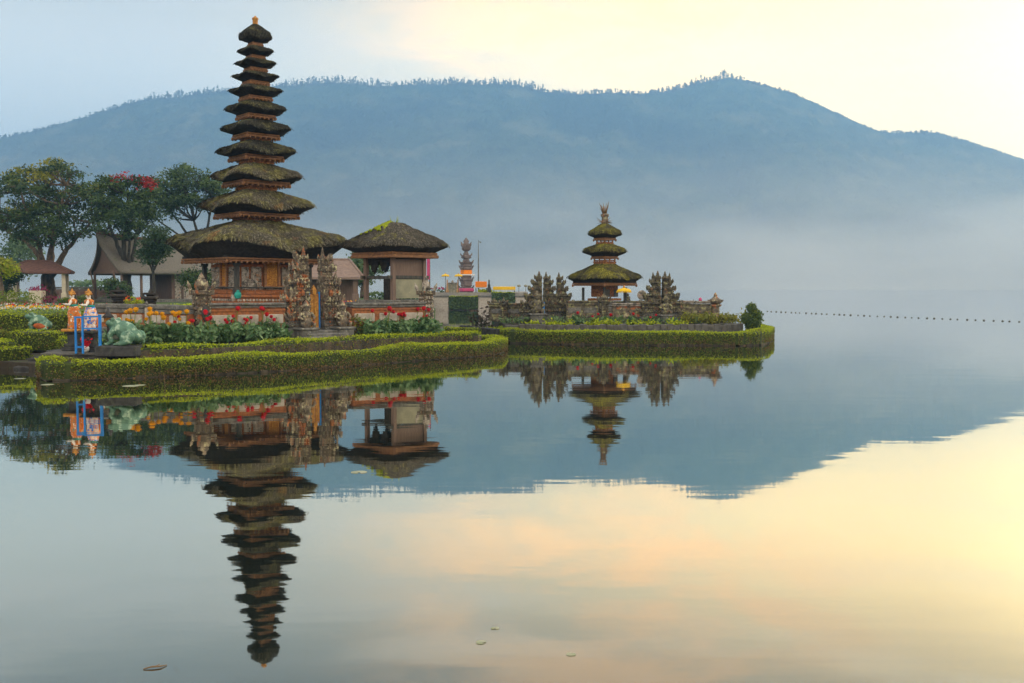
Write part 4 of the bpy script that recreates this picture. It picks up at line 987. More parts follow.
# ============================================================ FAR SHRINE PLAZA ACROSS THE CHANNEL
FD = 110.0
def fx(px): return X_(px, FD)
def fz(py): return Z_(py, FD)
zp = fz(292.5)
b = MB(); b.prism([(fx(424), FD - .1), (fx(528), FD - .1), (fx(530), FD + 30), (fx(424), FD + 30)], -.5, zp, 0); tag(b.build('plaza_ground', MAT['path']), 'paved shrine plaza across the channel', kind='structure')
def farwall(label, x0, x1, mat, y0=297, cat='wall'):
    t = thing('plaza_wall', label, cat, ((fx(x0) + fx(x1)) / 2, FD - .35, 0), 0, 'blocks of the far plaza wall'); w = fx(x1) - fx(x0)
    m = MB(); m.bbox((0, 0, fz(y0) / 2 - .15), (w - .05, .4, fz(y0) + .3), .05); m.build('wall_block', MAT[mat], t)
    m = MB(); m.bbox((0, 0, fz(y0) + .09), (w, .6, .18), .03); m.build('coping', MAT['stone'], t); return t
for x0, x1, lab in ((430, 449, 'pale concrete wall block by the water right of the pavilion'), (478, 492, 'pale concrete wall block below the orange draped shrine table'), (515, 528, 'pale concrete wall block seen left of the second island\'s gate')): farwall(lab, x0, x1, 'plaster')
def far_ivy(label, x0, x1, y0, y1):
    t = thing('ivy_wall', label, 'hedge', ((fx(x0) + fx(x1)) / 2, FD - .5, 0), 0, 'green panels of the far plaza wall'); w = fx(x1) - fx(x0); z1, z0 = fz(y0), fz(y1)
    m = MB(); m.box((0, .2, (z0 + z1) / 2), (w, .5, z1 - z0)); N = int(w * 130)
    pts = np.stack([rng.uniform(-w / 2, w / 2, N), rng.uniform(-.12, .0, N), rng.uniform(z0, z1, N)], 1); m.leaves(pts, .3, 1, nrm=np.tile((0, -1, .2), (N, 1)))
    N = int(w * 30); pts = np.stack([rng.uniform(-w / 2, w / 2, N), rng.uniform(-.1, .4, N), rng.uniform(z1, z1 + .12, N)], 1); m.leaves(pts, .3, 2, nrm=np.tile((0, 0, 1.), (N, 1)))
    m.build('ivy_leaves', [MAT['hedge_core'], MAT['leaf_mid'], MAT['leaf_lime']], t)
far_ivy('green hedge panel on the far plaza wall below the stone shrine', 449, 478, 297, 309)
far_ivy('green hedge panel on the far plaza wall below the long orange canopy', 492, 515, 293, 306)
# stone shrine tower
t = thing('stone_shrine', 'tall grey stone shrine wrapped with an orange cloth across the channel', 'shrine', (fx(465), FD + 3, zp), R(25)); D2 = FD + 3
def sz(py): return Z_(py, D2) - zp
k = D2 / 1000; m = MB(); o = m; r2 = random.Random(9)
for y0, y1, w, orn_ in ((293, 287, 14, 1), (287, 281, 11.5, 1), (281, 278.5, 13.5, 1), (278.5, 275.5, 11.5, 0), (275.5, 270, 10, 0), (270, 267, 13, 1), (267, 263, 12, 1), (263, 261.8, 13, 1), (261.8, 258.6, 6.5, 0), (258.6, 255, 10, 1), (255, 251, 4.6, 0), (251, 249.4, 6.5, 1), (249.4, 246, 5, 0)):
    s_ = w * k / 1.34; m.bbox((0, 0, (sz(y0) + sz(y1)) / 2), (s_, s_, sz(y1) - sz(y0) + .01), .08)
    if not orn_: continue
    for ax in 'yx':
        for sd in (-1, 1): carve_on(o, 0, sd * s_ / 2, (sz(y0) + sz(y1)) / 2, s_ * .9, (sz(y1) - sz(y0)) * .8, int(s_ * 10), (.10, .2), .04, axis=ax, r2=r2)
    for sx in (-1, 1):
        for sy in (-1, 1): o.spike((sx * s_ * .47, sy * s_ * .47, sz(y1) - .08), (sx * .14, sy * .14, .32), .1)
m.lathe([(.42, sz(250)), (.46, sz(246)), (.3, sz(243)), (.34, sz(241)), (.12, sz(238.5)), (.03, sz(237.5))], 6)
for a in range(4): w = a * math.pi / 2; o.spike((.3 * math.cos(w), .3 * math.sin(w), sz(248)), (.36 * math.cos(w), .36 * math.sin(w), .75), .2)
m.build('shrine_body', MAT['shrine'], t)
s_ = 11.0 * k / 1.34 + .1
m = MB(); m.bbox((0, 0, (sz(274.2) + sz(270)) / 2), (s_, s_, sz(270) - sz(274.2)), .05); m.build('orange_sash', MAT['orange'], t)
m = MB(); m.bbox((0, 0, (sz(291.5) + sz(288.3)) / 2), (15.6 * k / 1.3, 15.6 * k / 1.3, sz(288.3) - sz(291.5)), .05); m.build('pink_skirt', MAT['pinkcloth'], t)
m = MB(); m.bbox((0, 0, sz(275)), (s_ + .5, s_ + .5, .12), .03); m.build('white_ledge', MAT['white'], t)
parasol('pale yellow parasol left of the stone shrine, the left of the pair', 445.5, 274.3, FD - 1, .42, zp, 'yellow', 'shrine parasols')
parasol('pale yellow parasol close beside the stone shrine, the right of the pair', 458.5, 274.3, FD - 1, .42, zp, 'yellow', 'shrine parasols')
for px, lab in ((447, 'tan tapering gate post under the left shrine parasol'), (457.8, 'tan tapering gate post under the right shrine parasol')):
    t = thing('gate_post', lab, 'gate post', (fx(px), FD + .3, zp), 0, 'tan shrine gate posts'); H = fz(279.5) - zp
    m = MB(); m.box((0, 0, H / 2), (.24, .24, H), 0, 0, None, .45); m.build('post_shaft', MAT['tan'], t); m = MB(); m.bbox((0, 0, .15), (.34, .34, .3), .03); m.build('post_base', MAT['tan'], t)
t = thing('shrine_gate', 'grey wooden gate leaf between the tan posts before the stone shrine', 'gate', (fx(452.4), FD + .3, zp))
m = MB(); w = .95; H = fz(283) - zp
for i in range(4): m.box((-w / 2 + w * i / 3, 0, H / 2), (.07, .08, H))
m.bbox((0, 0, H), (w, .1, .12), .02); m.spike((0, 0, H), (0, 0, .35), .2); m.build('gate_frame', MAT['carve'], t)
m = MB(); m.box((0, .06, H / 2), (w, .03, H)); m.build('gate_board', MAT['panel'], t)
def canopy(label, x0, x1, y0, y1, y2, D=FD + 1.5):
    t = thing('cloth_canopy', label, 'canopy', ((X_(x0, D) + X_(x1, D)) / 2, D, zp), 0, 'orange festival canopies'); w = X_(x1, D) - X_(x0, D); za, zb_, zc = Z_(y0, D) - zp, Z_(y1, D) - zp, Z_(y2, D) - zp
    m = MB(); n = max(6, int(w / .25)); vs = []
    m.bbox((0, 0, (za + zb_) / 2), (w, 1.2, za - zb_), .06)
    for i in range(n): m.box((-w / 2 + (i + .5) * w / n, -.61, (za + zb_) / 2 - .03), (w / n * .7, .05, (za - zb_) * .96))
    m.build('canopy_cloth', MAT['orange' if y0 < 285 else 'yellow'], t)
    m = MB(); m.bbox((0, 0, (zb_ + zc) / 2), (w * .97, 1.1, zb_ - zc), .04); m.build('white_skirt', MAT['white'], t)
    for sx in (-1, 1):
        m = MB(); m.tube([(sx * w * .46, 0, 0), (sx * w * .46, 0, zc + .05)], .05, 5); m.build('pole', MAT['post'], t)
canopy('bright orange draped table canopy right of the stone shrine', 475.5, 486.8, 281.5, 287, 288)
canopy('long low orange-yellow canopy farthest right on the plaza', 493, 515.5, 286.6, 289.6, 290.4)
t = thing('stone_post', 'dark slim stone post between the two orange canopies', 'post', (fx(489), FD + .2, zp)); H = fz(279.8) - zp
m = MB(); m.box((0, 0, H / 2), (.16, .16, H)); m.build('post_shaft', MAT['stone_dk'], t); m = MB(); m.bbox((0, 0, .3), (.45, .45, .6), .08); m.bbox((0, 0, .75), (.3, .3, .3), .05); m.build('post_base', MAT['stone_dk'], t)
t = thing('lamp_mast', 'tall thin grey mast right of the stone shrine', 'mast', (fx(476.6), FD + 6, zp)); H = Z_(240, FD + 6) - zp
m = MB(); m.tube([(0, 0, 0), (0, 0, H * .55), (0, 0, H)], [.08, .07, .03], 6); m.build('mast_pole', MAT['stone'], t); m = MB(); m.tube([(0, 0, H * .98), (.24, 0, H * .97)], .025, 4); m.bbox((.24, 0, H * .955), (.18, .12, .14), .03); m.build('lamp_head', MAT['stone'], t)
for px, lab in ((519, 'slim pale lamp post at the right end of the plaza, left one'), (526, 'slim pale lamp post at the right end of the plaza, right one')):
    t = thing('lamp_post', lab, 'lamp post', (fx(px), FD + 2, zp), 0, 'pale plaza lamp posts'); H = Z_(287, FD + 2) - zp
    m = MB(); m.tube([(0, 0, 0), (0, 0, H)], .03, 5); m.build('pole', MAT['stone'], t); m = MB(); m.lathe([(.06, 0), (.2, .06), (.22, .18), (.05, .26)], 8, (0, 0, H)); m.build('lamp_head', MAT['panel'], t)
def flowerstrip(name, label, x0, x1, D0, D1, zb, h, mats, dens, size, green='leaf_mid', cat=None):
    m = MB(); a0, a1 = X_(x0, (D0 + D1) / 2), X_(x1, (D0 + D1) / 2); N = int((a1 - a0) * (D1 - D0) * dens)
    pts = np.stack([rng.uniform(a0, a1, N), rng.uniform(D0, D1, N), zb + h * rng.uniform(.0, .85, N)], 1); m.leaves(pts, size, 0, up=.8)
    for i, q in enumerate(mats):
        n = N // 2 // len(mats); pts = np.stack([rng.uniform(a0, a1, n), rng.uniform(D0, D1, n), zb + h * rng.uniform(.75, 1.1, n)], 1); m.leaves(pts, size * .9, 1 + i, up=.8, aspect=.9)
    return tag(m.build(name, [MAT[green]] + [MAT[q] for q in mats]), label, kind='stuff')
flowerstrip('flower_bed', 'pink flower bed on the plaza left of the shrine gate', 424, 446, FD + 1, FD + 2, zp, .5, ['fl_pink'], 30, .3)
flowerstrip('grass_strip', 'green grass strip at the plaza edge right of the shrine', 478, 492, FD, FD + 2, zp, .25, ['leaf_lime'], 40, .3, 'leaf_lime')
# banner by the pavilion
t = thing('banner', 'narrow red-pink hanging banner right of the pavilion', 'banner', (X_(428.5, 46), 46, 1.0)); H = Z_(256, 46) - 1.0; zt2 = Z_(279.5, 46) - 1.0
m = MB(); m.tube([(.06, 0, 0), (.06, 0, H + .1)], .025, 5); m.build('pole', MAT['post'], t); m = MB(); m.bbox((0, -.03, (H + zt2) / 2), (.13, .03, H - zt2), .01); m.build('banner_cloth', MAT['pinkcloth'], t)

# ============================================================ BUILDINGS BEHIND THE GARDEN
def longhouse(label, loc, rz, L, W_, z_e, z_r, over=.6, mat='thatch_grey'):
    t = thing('longhouse', label, 'house', loc, rz); b = MB(); n = 26; mprof = 12
    # roof surface sweeping up in a hollow curve from the eaves to a ridge whose ends jut out
    def pt(u, v, side):                       # u along the ridge 0..1, v 0 eave .. 1 ridge
        e = over * 1.0 * v ** 1.6; x = -L / 2 - e + (L + 2 * e) * u
        y = side * (W_ / 2) * (1 - v) ** 1.45 if v < 1 else 0
        z = z_e + (z_r - z_e) * v + .5 * (abs(2 * u - 1) ** 3) * v ** 3
        return Vector((x, y * (1 - .0 * v), z))
    for side in (-1, 1):
        vs = []
        for i in range(n + 1):
            for j in range(mprof + 1): vs.append(pt(i / n, j / mprof, side))
        for i in range(n + 1):
            for j in range(mprof + 1): vs.append(pt(i / n, j / mprof, side) + Vector((0, -side * .12, -.22)))
        o = (n + 1) * (mprof + 1); w = mprof + 1; fs = []
        for i in range(n):
            for j in range(mprof):
                q = (i * w + j, (i + 1) * w + j, (i + 1) * w + j + 1, i * w + j + 1); fs.append(q if side < 0 else q[::-1]); fs.append(tuple(o + a for a in (q[::-1] if side < 0 else q)))
            fs.append((i * w, o + i * w, o + (i + 1) * w, (i + 1) * w))
        for j in range(mprof):
            fs.append((j, j + 1, o + j + 1, o + j)); fs.append((n * w + j, o + n * w + j, o + n * w + j + 1, n * w + j + 1))
        b.add(vs, fs, 0, True)
    rf = b.build('thatch_roof', MAT[mat], t)
    m = MB(); m.tube([pt(i / 10, 1, 1) + Vector((0, 0, .06)) for i in range(11)], .14, 6); m.build('ridge_cap', MAT['tiles'], rf)
    for e, sg in ((0, 1), (1, -1)):
        m = MB(); pts = [pt(e, j / 8, -1) for j in range(9)] + [pt(e, j / 8, 1) for j in range(7, -1, -1)]; pts = [q + Vector((sg * .35, 0, -.12)) for q in pts]
        pts2 = [q + Vector((sg * .15, 0, 0)) for q in pts]; nn = len(pts)
        m.add(pts + pts2, [tuple(range(nn)), tuple(range(2 * nn - 1, nn - 1, -1))] + [(i, (i + 1) % nn, nn + (i + 1) % nn, nn + i) for i in range(nn)]); m.build('gable_screen', MAT['boards'], t)
    zw = z_e + .3
    m = MB(); m.box((L * .14, .0, zw / 2), (L * .70 - .3, W_ * .62, zw)); m.build('wall', MAT['boards'], t)
    for x, w in ((-.10, .17), (.36, .12)): m = MB(); m.box((L * x, -W_ * .31 - .03, zw * .5), (L * w, .08, zw * .96)); m.build('wall_panel', MAT['carve'], t)
    for x in (-.48, -.38, -.16, .12, .44):
        for s in (-1, 1): m = MB(); m.tube([(x * L, s * W_ * .40, 0), (x * L, s * W_ * .40, z_e + .35)], .11, 6); m.build('post', MAT['boards'], t)
    for s in (-1, 1): m = MB(); m.tube([(-L / 2 + .4, s * W_ * .36, 0), (-L / 2 - over * .35, s * W_ * .34, z_e + .1)], .07, 5); m.build('brace', MAT['boards'], t)
    m = MB(); m.bbox((0, 0, .12), (L, W_ * .85, .3), .04); m.build('floor', MAT['stone'], t)
    return t
HD = 88.0
hz_ = 1.25
longhouse('long house with a hollow-curved grey thatched roof and jutting gable', (X_(96.5, 84) + 8.9 * math.cos(R(44)), 84 + 8.9 * math.sin(R(44)), hz_), R(44), 16.5, 7.0, Z_(272.5, 86) - hz_, Z_(240, 86) - hz_)
def hiproof_house(label, loc, rz, L, W_, z_e, z_r, mat='tiles', posts=4, wall=None, ridge=.35, name='garden_pavilion', cat='pavilion'):
    t = thing(name, label, cat, loc, rz); m = MB(); a, c = L / 2, W_ / 2; r_ = L * ridge / 2; vs = [(-a, -c, z_e), (a, -c, z_e), (a, c, z_e), (-a, c, z_e), (-r_, 0, z_r), (r_, 0, z_r), (-a, -c, z_e - .15), (a, -c, z_e - .15), (a, c, z_e - .15), (-a, c, z_e - .15)]
    m.add(vs, [(0, 1, 5, 4), (1, 2, 5), (2, 3, 4, 5), (3, 0, 4), (6, 7, 1, 0), (7, 8, 2, 1), (8, 9, 3, 2), (9, 6, 0, 3), (9, 8, 7, 6)])
    for p0, p1 in ((0, 4), (1, 5), (2, 5), (3, 4), (4, 5)): m.tube([vs[p0], vs[p1]], .1, 5)
    m.build('tiled_roof', MAT[mat], t)
    for sx in np.linspace(-1, 1, posts // 2):
        for sy in (-1, 1): m = MB(); m.box((sx * a * .78, sy * c * .75, z_e / 2), (.3, .3, z_e)); m.bbox((sx * a * .78, sy * c * .75, .4), (.42, .42, .8), .03); m.build('post', MAT['cream'] if wall is None else MAT['boards'], t)
    m = MB(); m.bbox((0, 0, .1), (L * .9, W_ * .9, .25), .04); m.build('floor', MAT['stone'], t)
    if wall: m = MB(); m.box((0, c * .3, z_e / 2), (L * .8, W_ * .4, z_e - .1)); m.build('wall', MAT[wall], t)
    return t
hiproof_house('small open pavilion with a brown tiled roof beside the big tree\'s trunk', (X_(39, 84), 84, hz_), R(20), 5.2, 4.6, Z_(272, 84) - hz_, Z_(261, 84) - hz_)
hiproof_house('low house with a plain brown roof seen between the split gate and the pavilion', (X_(326, 72), 72, hz_), R(8), 5.4, 4.4, Z_(277.5, 72) - hz_, Z_(259.5, 72) - hz_, wall='boards', ridge=.62, mat='tiles_tan', name='roofed_house', cat='house')
# garden walls in the back
t = temple_wall('long brick garden wall behind the big tree\'s trunk', (X_(53, 96), 96), (X_(112, 90), 90), hz_, Z_(287, 92), ('stone', 'boards', 'tiles', 'stone'), npan=6, th=.5, group='garden walls')
t = thing('planter_box', 'cream planter wall with red plants beside the small tiled pavilion', 'planter', (X_(37, 80), 80, hz_)); m = MB(); m.bbox((0, 0, .5), (1.0, .8, 1.0), .04); m.build('planter_wall', MAT['cream'], t); m = MB(); m.leaves(rng.normal(size=(120, 3)) * (.4, .3, .15) + (0, 0, 1.1), .2, 0); m.build('red_plants', MAT['fl_pink'], t)
# ============================================================ TREES
def tree(label, px, D, zb, trunk, pads, leafn, leaf, mats, name='tree', bark='bark', topm=None, flowerpads=(), flowermat=None, spread=1.0, clumps=None, seed=1, core=.0, group=None, cat='tree', padvar=.5):
    """trunk: list of (px, py) joint points from the ground up then limbs; pads: list of (px, py, rx px, ry px, depth m)"""
    r2 = random.Random(seed); n2 = np.random.default_rng(seed); k = D / 1000
    t = thing(name, label, cat, (X_(px, D), D, zb), 0, group); o = Vector(t.location)
    def L(px_, py_, d=0.0): return P(px_, py_, D + d) - o
    m = MB()
    for pts, r0, r1 in trunk:
        q = [L(a, b, d) for a, b, d in pts]; q2 = [q[0]]
        for a, c in zip(q, q[1:]):
            for i in range(1, 5): q2.append(a.lerp(c, i / 4) + Vector((r2.uniform(-1, 1), r2.uniform(-1, 1), 0)) * r0 * .18)
        n = len(q2); m.tube(q2, [r0 + (r1 - r0) * (i / (n - 1)) ** .8 for i in range(n)], 8)
    nodes = [L(a, b, d) for pts, _, _ in trunk for a, b, d in pts[1:]]
    cr = MB(); P0 = [[] for _ in mats]
    for i, (a, b, rx, ry, d) in enumerate(pads):
        c = L(a, b, d); near = min(nodes, key=lambda q: (q - c).length + max(0, q.z - c.z) * 1.5); rx *= k * 1.12; ry *= k * 1.25
        mid = near.lerp(c, .5) + Vector((0, 0, -.1 * (c - near).length)); m.tube([near, mid, c - Vector((0, 0, ry * .4))], [.13, .08, .03], 5)
        for _ in range(r2.randint(2, 4)): e = c + Vector((r2.gauss(0, rx * .5), r2.gauss(0, rx * .5), r2.uniform(-.2, .5) * ry)); m.tube([mid.lerp(c, r2.random()), e], [.045, .015], 3)
        N = int(leafn * 3.4 * rx * rx * max(.5, ry)); nc = max(8, N // 22)
        ctr = n2.normal(size=(nc, 3)); ctr /= np.linalg.norm(ctr, axis=1)[:, None]; ctr *= n2.uniform(.2, 1.0, (nc, 1)) ** .5
        ctr = ctr * (rx, rx * 1.1, ry) ; ctr[:, 2] += .12 * ry * np.abs(n2.normal(size=nc))
        pts = np.repeat(ctr, 22, 0) + n2.normal(size=(nc * 22, 3)) * (leaf * 1.25, leaf * 1.25, leaf * .7) + tuple(c)
        mi = 0 if flowermat is None or i not in flowerpads else len(mats) - 1
        sel = n2.random(nc)
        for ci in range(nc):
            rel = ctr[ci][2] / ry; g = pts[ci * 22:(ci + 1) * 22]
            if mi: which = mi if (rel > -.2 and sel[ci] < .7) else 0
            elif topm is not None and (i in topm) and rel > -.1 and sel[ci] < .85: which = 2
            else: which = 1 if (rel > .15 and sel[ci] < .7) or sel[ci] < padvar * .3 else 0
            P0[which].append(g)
    for i, q in enumerate(P0):
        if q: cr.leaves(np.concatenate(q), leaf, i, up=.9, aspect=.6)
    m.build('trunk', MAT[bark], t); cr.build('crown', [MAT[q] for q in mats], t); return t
def padset(n, cx, cy, rx, ry, seed, prx=(9, 15), pry=(3.5, 6), fill=.0, bottom=.5, dd=3.0):
    r2 = random.Random(seed); out = []
    while len(out) < n:
        a = r2.uniform(0, 6.283); rr = r2.uniform(fill, 1) ** .5
        x, y = cx + rx * rr * math.cos(a), cy + ry * rr * math.sin(a)
        if y > cy + ry * bottom: continue
        out.append((x, y, r2.uniform(*prx), r2.uniform(*pry), r2.uniform(-1.5 * dd, .8 * dd)))
    return out
gz = 1.25
# the big spreading tree on the left
pads = padset(64, 47, 208, 54, 44, 5, bottom=.72) + [(22, 172, 12, 5, 0), (60, 168, 11, 5, 1), (72, 172, 9, 4, -1), (45, 180, 14, 5, -2), (95, 190, 9, 4, 1), (100, 205, 9, 4, 0), (-6, 190, 12, 5, 0), (5, 228, 12, 4, 1), (25, 215, 14, 5, -3), (50, 222, 15, 6, -3), (70, 214, 14, 5, -3), (85, 228, 11, 4, 0), (38, 240, 12, 5, -3), (60, 241, 11, 5, -3), (50, 234, 14, 5, -4), (70, 232, 12, 5, -3), (28, 232, 12, 4, -3), (48, 226, 16, 6, -4)]
tree('largest spreading tree left of the tall tower, with yellow-green tips and a forked trunk', 50, 86, gz,
     [([(50, 301, 0), (49, 288, 0), (47, 276, 0)], .75, .50), ([(47, 280, 0), (44, 268, .3), (36, 252, .5), (24, 240, 1), (8, 232, 1)], .38, .08), ([(48, 278, 0), (57, 266, -.4), (65, 252, -.6), (76, 238, -.8), (92, 222, -1)], .40, .07),
      ([(49, 282, 0), (51, 262, .6), (53, 240, 1), (48, 212, 1), (44, 190, 1)], .40, .08), ([(48, 276, 0), (49, 256, -1), (55, 232, -1.5), (62, 205, -2), (66, 185, -2)], .3, .06), ([(44, 268, 0), (38, 240, -1.5), (28, 215, -2), (20, 190, -2)], .26, .06)],
     pads, 46, .26, ('leaf_dark', 'leaf_mid', 'leaf_gold'), name='spreading_tree', topm=set(sorted(range(len(pads)), key=lambda q: pads[q][1])[:22:2]) | {9, 17, 40}, seed=31, group='broad trees behind the garden')
pads = padset(34, 122, 208, 33, 30, 8, prx=(7, 12), bottom=.75) + [(127, 180, 11, 3.5, -3), (140, 181, 9, 3.5, -3), (117, 185, 8, 3, -3.5), (147, 186, 6, 3, -3), (108, 192, 9, 4, 0), (118, 205, 12, 5, -2), (135, 208, 12, 5, -3), (125, 222, 11, 5, -3), (138, 226, 9, 4, -3), (112, 216, 10, 4, -3), (128, 234, 8, 4, -3), (98, 200, 10, 5, -2), (96, 214, 9, 4, -2), (146, 204, 10, 5, -2), (150, 218, 9, 4, -2), (106, 204, 10, 5, -3), (140, 196, 11, 5, -3)]
tree('tree with a bright red flowering top standing before the long thatched house', 128, 84, gz,
     [([(128, 302, 0), (127, 280, 0), (124, 262, 0)], .48, .34), ([(125, 266, 0), (118, 246, .3), (110, 226, .5), (104, 210, .6)], .26, .06), ([(124, 264, 0), (124, 240, -.4), (127, 215, -.6), (128, 195, -.6)], .28, .06), ([(127, 276, 0), (133, 256, .2), (136, 236, .4), (142, 212, .5)], .26, .06), ([(128, 270, 0), (130, 240, -.8), (118, 215, -1)], .18, .05)],
     pads, 46, .25, ('leaf_dark', 'leaf_mid', 'fl_flame'), name='flame_tree', bark='bark_dk', flowerpads={34, 35, 37}, flowermat=True, seed=32, group='broad trees behind the garden')
pads = padset(38, 188, 190, 40, 22, 12, prx=(8, 13), bottom=.8) + [(170, 178, 12, 5, 0), (180, 172, 11, 5, 0), (200, 176, 12, 5, 0), (160, 200, 10, 5, 0), (215, 186, 10, 5, 0), (225, 200, 9, 4, 0), (178, 205, 9, 4, -1), (166, 190, 12, 5, -3), (184, 186, 12, 5, -3), (198, 200, 11, 4, -3), (172, 214, 9, 4, -2), (158, 208, 9, 4, -2), (206, 188, 12, 5, -3)]
tree('dark airy tree with bare slanting limbs partly hidden behind the tall tower', 203, 100, gz,
     [([(212, 302, 0), (209, 280, 0), (206, 262, 0)], .5, .36), ([(206, 264, 0), (196, 246, .3), (183, 228, .5), (170, 210, .6)], .26, .06), ([(206, 262, 0), (200, 240, -.3), (194, 220, -.4), (192, 200, 0)], .24, .06), ([(207, 266, 0), (205, 240, .5), (210, 215, .5), (214, 195, 0)], .24, .06), ([(198, 250, 0), (186, 240, .6), (160, 222, 1), (150, 212, 1)], .16, .04)],
     pads, 36, .27, ('leaf_dark', 'leaf_mid'), name='airy_tree', bark='bark_dk', seed=33, group='broad trees behind the garden')
pads = padset(18, 154, 246, 13, 17, 15, prx=(5, 8), pry=(4, 6), bottom=.8, dd=1.5) + [(154, 232, 7, 5, 0), (152, 243, 9, 6, 0), (159, 252, 8, 5, -1), (147, 254, 7, 5, 0)]
tree('small round dark tree with a slender trunk in front of the long thatched house', 154, 70, gz,
     [([(154, 304, 0), (154, 285, 0), (153, 265, 0), (154, 245, 0)], .16, .06), ([(153, 272, 0), (146, 256, 0)], .08, .03), ([(154, 270, 0), (162, 254, .2)], .08, .03)],
     pads, 70, .2, ('leaf_dark', 'leaf_dark'), name='round_tree', bark='bark_dk', seed=34)
# softer trees farther off
def softtree(label, px, D, pads, base, mats, leafn=16, leaf=.5, seed=1, name='distant_tree', group='pale trees far behind the garden', tr=.3):
    a = pads[0]; return tree(label, px, D, gz, [([(px, base, 0), (px, (base + a[1]) / 2, 0), (a[0], a[1], 0)], tr, tr * .3)], pads, leafn, leaf, mats, name=name, seed=seed, group=group)
softtree('pale blue-green tree behind the small tiled pavilion, under the big tree\'s limbs', 18, 150, padset(14, 18, 256, 16, 17, 2, prx=(5, 8), pry=(3, 5), bottom=1) + [(18, 246, 8, 5, 0)], 296, ('leaf_soft', 'leaf_mid'), 12, .5, 41)
softtree('yellow-green bushy tree at the left edge of the photo', 1, 78, padset(9, 1, 268, 9, 8, 3, prx=(4, 6), pry=(3, 5), bottom=1, dd=1) + [(1, 263, 6, 4, 0)], 298, ('leaf_lime', 'leaf_gold'), 60, .22, 42, group=None)
softtree('green tree rising between the brown roofed house and the open pavilion', 363, 95, padset(16, 364, 264, 13, 17, 4, prx=(5, 8), pry=(4, 6), bottom=1) + [(364, 255, 8, 5, 0)], 298, ('leaf_mid', 'leaf_soft'), 30, .35, 43)
softtree('dark shrubby tree at the left edge behind the garden hedge', 8, 82, padset(10, 10, 284, 13, 8, 6, prx=(5, 8), pry=(3, 5), bottom=1, dd=1) + [(10, 280, 8, 4, 0)], 300, ('leaf_dark', 'leaf_dark'), 60, .22, 44, group=None)
softtree('dark tangled tree beside the red-topped tree\'s trunk', 118, 80, padset(9, 117, 288, 12, 8, 7, prx=(4, 7), pry=(3, 5), bottom=1, dd=1) + [(112, 283, 6, 4, 0)], 301, ('leaf_dark', 'leaf_mid'), 60, .22, 45, group=None)
softtree('dark tree beneath the left eave of the tall tower', 196, 74, padset(9, 197, 280, 11, 10, 9, prx=(4, 7), pry=(3, 5), bottom=1, dd=1) + [(196, 275, 6, 4, 0)], 301, ('leaf_mid', 'leaf_dark'), 60, .22, 46, group=None)
# low far hedge line beyond the garden wall
flowerstrip('far_shrubs', 'soft pale green line of shrubs beyond the garden wall', 70, 108, 168, 172, gz, 2.2, ['leaf_soft'], 9, .8, 'leaf_soft')

# ============================================================ SHRUBS AND FLOWERS
def shrub(label, c, r, leaf, mats, n, seed=1, name='shrub', group=None, flower=None, blobs=None):
    n2 = np.random.default_rng(seed); t = thing(name, label, 'shrub', c, 0, group); m = MB(); out = [[] for _ in mats]
    blobs = blobs or [((0, 0, r[2]), r)]
    tot = sum(b[1][0] * b[1][2] for b in blobs)
    for (bc, br) in blobs:
        N = max(8, int(n * br[0] * br[2] / tot)); q = n2.normal(size=(N, 3)); q /= np.linalg.norm(q, axis=1)[:, None]
        q = q * n2.uniform(.5, 1.05, (N, 1)) * br * (1 + .18 * np.sin(q[:, :1] * 7 + seed) * np.cos(q[:, 2:] * 6)) + bc; q = q[q[:, 2] > 0]
        s_ = (n2.random(len(q)) + (q[:, 2] - bc[2]) / br[2] * .3) > .55
        out[0].append(q[~s_]); q = q[s_]; hh = len(q) // 2; out[-1].append(q[:hh]); out[min(1, len(out) - 1)].append(q[hh:])
    for i, q in enumerate(out): m.leaves(np.concatenate(q), leaf, i, up=.6)
    m.build('foliage', [MAT[q] for q in mats], t); w = MB()
    for i in range(7): a = random.uniform(0, 6.28); b0 = random.choice(blobs); w.tube([(.05 * math.cos(a), .05 * math.sin(a), 0), (b0[0][0] + b0[1][0] * .4 * math.cos(a), b0[0][1] + b0[1][1] * .4 * math.sin(a), b0[0][2])], [.03, .01], 4)
    w.build('stem', MAT['bark_dk'], t)
    if flower:
        f = MB(); N = flower[1]; q = n2.normal(size=(N, 3)); q /= np.linalg.norm(q, axis=1)[:, None]; q[:, 2] = abs(q[:, 2]); q = q * r + (0, 0, r[2])
        for p in q: f.leaves(p + n2.normal(size=(14, 3)) * .06, .11, 0, aspect=.9)
        f.build('blossom', MAT[flower[0]], t)
    return t
shrub('dark green bushy shrub at the right tip of the second island', (X_(752.5, 46.6), 46.6, .6), (.45, .4, .4), .12, ('leaf_mid', 'leaf_mid', 'leaf_green'), 2600, 51, blobs=[((0, 0, .38), (.46, .42, .42)), ((-.05, 0, .95), (.24, .24, .26)), ((.2, 0, .62), (.28, .26, .26)), ((-.25, 0, .5), (.24, .24, .26))])
for px, D, s, lab, md in ((13, 62, 1.0, 'long dark green rounded bush near the left edge of the garden', ('leaf_green', 'leaf_green')), (82, 70, .62, 'round green bush against the brick garden wall behind the painted statues', ('leaf_mid', 'leaf_green')), (68, 70, .5, 'small round green bush against the brick garden wall, left of the other', ('leaf_mid', 'leaf_green'))):
    w = 1.5 if s == 1.0 else .8; shrub(lab, (X_(px, D), D, gz), (w, .7 * s, .55 * s), .14, md, 900, int(px), 'garden_bush', 'rounded bushes in the garden')
shrub('bright yellow-green bush with orange flowers behind the low wall', (X_(133, 44), 44, 1.2), (.75, .5, .42), .11, ('leaf_gold', 'leaf_lime'), 1200, 53, 'flowering_bush', None, ('fl_orange', 6))
